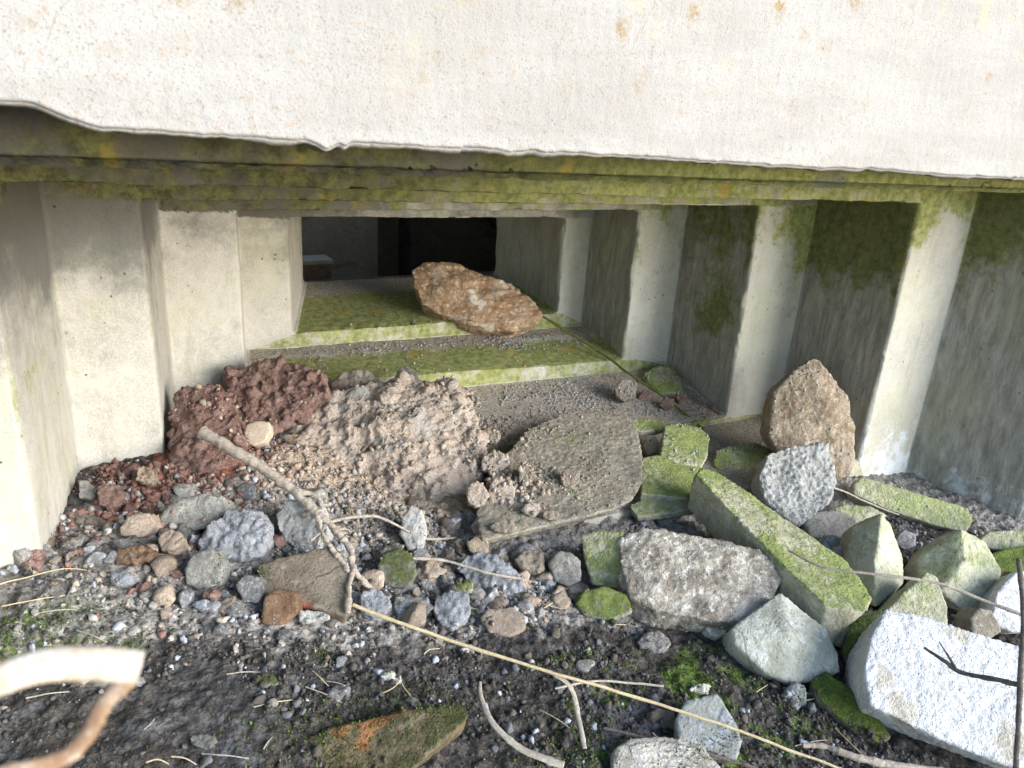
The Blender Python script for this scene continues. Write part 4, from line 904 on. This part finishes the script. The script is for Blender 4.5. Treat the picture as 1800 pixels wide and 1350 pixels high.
# ------------------------------------------------------------------ loose stones and gravel
allV, allF, base = [], [], 0
for V, F in BVH_SRC:
    allV.append(np.asarray(V)); allF += [tuple(int(i)+base for i in f) for f in (F.tolist() if isinstance(F, np.ndarray) else F)]; base += len(V)
bvh = BVHTree.FromPolygons([tuple(p) for p in np.concatenate(allV).tolist()], allF)
def drop(u, v, top=-.33):
    h = bvh.ray_cast(Vector((u, v, top)), Vector((0, 0, -1)))
    return (h[0], h[1]) if h[0] is not None else (None, None)

protos = []
for k in range(16):
    X = chip(chip(I4[0], 500+k, 9), 540+k, 5, .02); nn = X/np.linalg.norm(X, axis=1)[:, None]
    X = X+nn*(.20*fbm(X+k*9.1, 1.6, 4, 600+k, .6)+.26*fbm(X+k, 4, 5, 620+k, .65))[:, None]
    if k % 2 == 0:
        d1, d2 = cell(X+k, 2.6, 700+k); X = X+nn*(.22*(.5-d1))[:, None]
    if k % 2:
        X = chip(I3[0], 900+k, 11, .0); nn = X/np.linalg.norm(X, axis=1)[:, None]; X = X+nn*(.10*fbm(X+k*3.3, 2.2, 4, 640+k, .6)+.05*fbm(X+k, 9, 2, 660+k))[:, None]
    protos.append(X)
KIND = {'s_grey': ('small grey loose stone among the rubble', 'loose grey stones'), 's_tan': ('small tan earthy stone among the rubble', 'loose tan stones'),
        's_blue': ('small bluish white stone among the rubble', 'loose bluish white stones'), 's_green': ('small greenish mossy stone in the soil', 'loose mossy stones'),
        'red': ('small brick red crumb among the rubble', 'loose brick red crumbs')}
pm = {}
def sample(n, cu, cv, ru, rv):
    return np.stack([rng.normal(cu, ru, n), rng.normal(cv, rv, n)], 1)
# (centre u, v, spread u, v, count, size range, kinds)
ZN = [(.10, 1.20, .17, .09, 66, (.013, .036), ('s_grey', 's_tan', 's_blue', 'red', 's_grey')),
      (.05, 1.38, .08, .09, 26, (.008, .020), ('red', 'red', 's_tan')),
      (.45, 1.08, .22, .06, 66, (.012, .036), ('s_grey', 's_tan', 's_blue', 's_blue', 's_tan')),
      (.80, 1.05, .16, .06, 46, (.011, .032), ('s_tan', 's_tan', 's_grey', 's_blue')),
      (.80, 1.35, .07, .12, 34, (.008, .020), ('s_tan', 's_tan', 's_grey')),
      (.55, 1.30, .13, .08, 26, (.007, .015), ('s_tan',)),
      (.62, .87, .35, .13, 34, (.008, .021), ('s_grey', 's_blue', 's_blue', 's_green', 's_tan')),
      (1.50, .92, .25, .10, 20, (.009, .022), ('s_grey', 's_tan', 's_blue'))]
cnt = 0
for (cu, cv, ru, rv, n, sz, kinds) in ZN:
    zc = 0
    for (u, v) in sample(n*4, cu, cv, ru, rv):
        if zc >= n or v > 1.75: continue
        if G(u, v)[0] > -.6: continue
        hit, nr = drop(u, v)
        if hit is None or nr.z < .35 or hit.z > -.62 or hit.z > H(u, v)[0]+.010: continue
        kd = kinds[int(rng.integers(len(kinds)))]; r = sz[0]+(sz[1]-sz[0])*float(rng.random())**2.2; pk = int(rng.integers(16))
        if (kd, pk) not in pm:
            me = mesh('stone', protos[pk]*.02, I3[1] if pk % 2 else I4[1], pk % 2 == 0); me.materials.append(M[kd]); pm[(kd, pk)] = me
        o = bpy.data.objects.new('brick_crumb' if kd == 'red' else 'stone', pm[(kd, pk)]); COL.objects.link(o)
        o.location = hit+Vector((0, 0, r*.08)); o.scale = (r/.02,)*3
        o.rotation_euler = (rng.normal(0, .5), rng.normal(0, .5), rng.uniform(0, 6.28))
        o['label'], o['group'] = KIND[kd]; o['category'] = 'crumb' if kd == 'red' else 'stone'; cnt += 1; zc += 1

def gravel_mat(name, cols):
    s = NT(name); v = s.vec(rand=False)
    at = s.attr('tone'); cr_ = s.n('ShaderNodeValToRGB'); s.l(at, cr_.inputs[0]); el = cr_.color_ramp.elements
    cr_.color_ramp.interpolation = 'CONSTANT'
    el[0].position = 0; el[0].color = (*cols[0], 1); el[1].position = 1/len(cols); el[1].color = (*cols[1], 1)
    for i, c in enumerate(cols[2:], 2): e_ = el.new(i/len(cols)); e_.color = (*c, 1)
    b = s.noise(v, 220, 4, .7); col = s.mix(s.ramp(b, .35, .7, .0, .55), cr_.outputs[0], (.10, .085, .07))
    s.l(col, s.b.inputs['Base Color']); s.bump(b, .0015); return s.m
def gravel(name, label, zones, mat, lo=.0012, hi=.006, top=-.33, nzmin=.2, big=False, cond=None, pw=3.):
    """crumbs too many to count, laid on whatever is below them"""
    pr = [chip((I2 if big else I1)[0], 800+k, 5)*np.random.default_rng(k).uniform(.72, 1.3, (len((I2 if big else I1)[0]), 1)) for k in range(12)]; Fp = (I2 if big else I1)[1]
    pos, rad, tone = [], [], []
    for (cu, cv, ru, rv, n, mode, tr) in zones:
        pts = sample(n, cu, cv, ru, rv) if mode == 'g' else np.stack([rng.uniform(cu-ru, cu+ru, n), rng.uniform(cv-rv, cv+rv, n)], 1)
        pts = pts[fbm(np.stack([pts[:, 0], pts[:, 1], 0*pts[:, 0]], 1), 11, 3, 91)+rng.normal(0, .12, n) > -.12]
        hz = H(pts[:, 0], pts[:, 1]) if big else np.zeros(len(pts))
        for (u, v), hz_ in zip(pts, hz):
            if cond is not None and not cond(u, v): continue
            hit, nr = drop(u, v, top)
            if hit is None or nr.z < nzmin or hit.z > -.56: continue
            if big and hit.z > hz_+.012: continue
            pos.append(tuple(hit)); rad.append(lo+(hi-lo)*float(rng.random())**pw); tone.append(tr[0]+(tr[1]-tr[0])*float(rng.random()))
    pos = np.array(pos); rad = np.array(rad); tone = np.array(tone); n = len(pos); R = rotm(n); nv = len(pr[0])
    V = np.zeros((n, nv, 3)); kk = rng.integers(12, size=n)
    for k in range(12):
        m = kk == k; V[m] = np.einsum('nij,vj->nvi', R[m], pr[k])
    V = V*rad[:, None, None]+pos[:, None]; V[:, :, 2] += (rad*.2)[:, None]
    F = (Fp[None]+(np.arange(n)*nv)[:, None, None]).reshape(-1, 3)
    me = mesh(name, V.reshape(-1, 3), F, False); attr(me, 'tone', np.repeat(tone, nv)); link(name, me, mat, label=label, kind='stuff', category='gravel')
GM = gravel_mat('gravel_mix', [(.40, .315, .25), (.33, .26, .20), (.45, .385, .32), (.36, .335, .305), (.24, .225, .21), (.45, .44, .43), (.40, .43, .49), (.045, .040, .035), (.075, .066, .058), (.11, .10, .092), (.14, .145, .165), (.27, .135, .11)])  # bluish tones include the skylight tint of shaded crumbs
T_TAN, T_GREY, T_RED, T_DARK, T_MIX, T_SOIL = (0, .30), (.17, .56), (.92, .99), (.55, .915), (0, .56), (.585, .83)
gravel('gravel', 'fine grey and tan gravel strewn over the ledges and the heap',
       [(1.05, 1.66, .33, .10, 2600, 'u', T_GREY), (1.3, 1.62, .25, .09, 2200, 'u', T_GREY), (.95, 1.95, .50, .025, 1300, 'g', T_GREY), (1.0, 1.84, .40, .06, 110, 'u', T_GREY), (1.2, 1.92, .16, .05, 1400, 'u', T_GREY), (.42, 1.88, .10, .06, 700, 'u', T_TAN),
        (.50, 1.38, .14, .10, 1500, 'g', T_TAN), (.85, 1.45, .09, .20, 3600, 'g', T_TAN), (.82, 1.38, .05, .08, 400, 'g', T_TAN), (1.42, 1.33, .2, .1, 1600, 'u', T_GREY), (1.65, 1.3, .10, .15, 1200, 'g', T_GREY),
        (1.55, 1.55, .1, .05, 300, 'u', T_RED), (.16, 1.48, .09, .12, 900, 'g', T_RED), (1.0, 2.05, .3, .06, 60, 'u', T_DARK)], GM, .0013, .0050)
gravel('coarse_gravel', 'coarser tan broken bits between the clay heap and the mortar slab',
       [(.84, 1.54, .035, .10, 420, 'g', T_TAN), (.55, 1.36, .14, .08, 320, 'g', T_TAN), (.76, 1.30, .05, .06, 260, 'g', T_TAN), (.35, 1.40, .15, .10, 380, 'g', T_TAN)], GM, .003, .0105, big=False, pw=1.6)
gravel('rubble_crumbs', 'small broken rubble crumbs covering the ground before the wall',
       [(.12, 1.25, .20, .13, 2600, 'g', T_GREY), (.14, 1.5, .10, .10, 1100, 'g', T_RED), (.0, 1.30, .08, .08, 700, 'g', T_RED), (.08, 1.38, .07, .07, 700, 'g', T_RED), (.50, 1.13, .25, .10, 2600, 'g', (.25, .58)), (.85, 1.10, .20, .08, 2400, 'g', T_MIX),
        (.55, .85, .55, .33, 2600, 'u', T_DARK), (1.25, .80, .35, .30, 1300, 'u', T_DARK), (1.6, .95, .35, .12, 1500, 'g', T_GREY), (1.2, 1.1, .15, .08, 700, 'g', T_DARK)], GM, .0016, .0095, big=True, pw=3.5)
gravel('soil_crumbs', 'dark crumbly soil grains over the foreground ground',
       [(.45, .88, .70, .40, 20000, 'u', T_SOIL), (1.35, .80, .45, .32, 7000, 'u', T_SOIL), (.5, 1.2, .5, .12, 3000, 'g', T_MIX)], GM, .0010, .0052, big=True, pw=2.8)

# ------------------------------------------------------------------ moss tufts on the soil
def tufts(name, label, spots, mat):
    V, F = [], []
    for (cu, cv, ru, rv, n) in spots:
        for (u, v) in sample(n, cu, cv, ru, rv):
            hit, nr = drop(u, v)
            if hit is None or hit.z > -.64: continue
            h = rng.uniform(.0015, .004); a = rng.uniform(0, 6.28); w_ = rng.uniform(.0008, .0016); t = rng.normal(0, .5, 2)*h
            p = np.array(hit); q = np.array([math.cos(a)*w_, math.sin(a)*w_, 0]); i = len(V)
            V += [p-q, p+q, p+np.array([t[0]*.5, t[1]*.5, h*.6])+q*1.3, p+np.array([t[0], t[1], h])]
            F += [(i, i+1, i+2), (i, i+2, i+3)]
    link(name, mesh(name, np.array(V), np.array(F), False), mat, label=label, kind='stuff', category='moss')
s = NT('fresh_moss'); v = s.vec(rand=False); s.l(s.mix(s.ramp(s.noise(v, 90, 3, .6), .35, .65), (.035, .06, .012), (.13, .19, .03)), s.b.inputs['Base Color']); s.b.inputs['Roughness'].default_value = .8
tufts('moss_tufts', 'short green moss growing in patches on the dark soil',
      [(*onground(*c)[:2], r1, r2, n) for c, r1, r2, n in (((1000, 1165), .04, .012, 450), ((60, 1090), .05, .018, 800), ((575, 1150), .012, .010, 160), ((640, 1270), .10, .03, 1300), ((1010, 1280), .03, .02, 300),
       ((1190, 1170), .03, .012, 150), ((1250, 1340), .05, .012, 200), ((235, 1130), .01, .01, 120), ((1390, 1240), .03, .012, 120), ((980, 1340), .06, .02, 500), ((430, 1030), .02, .01, 200))], s.m)
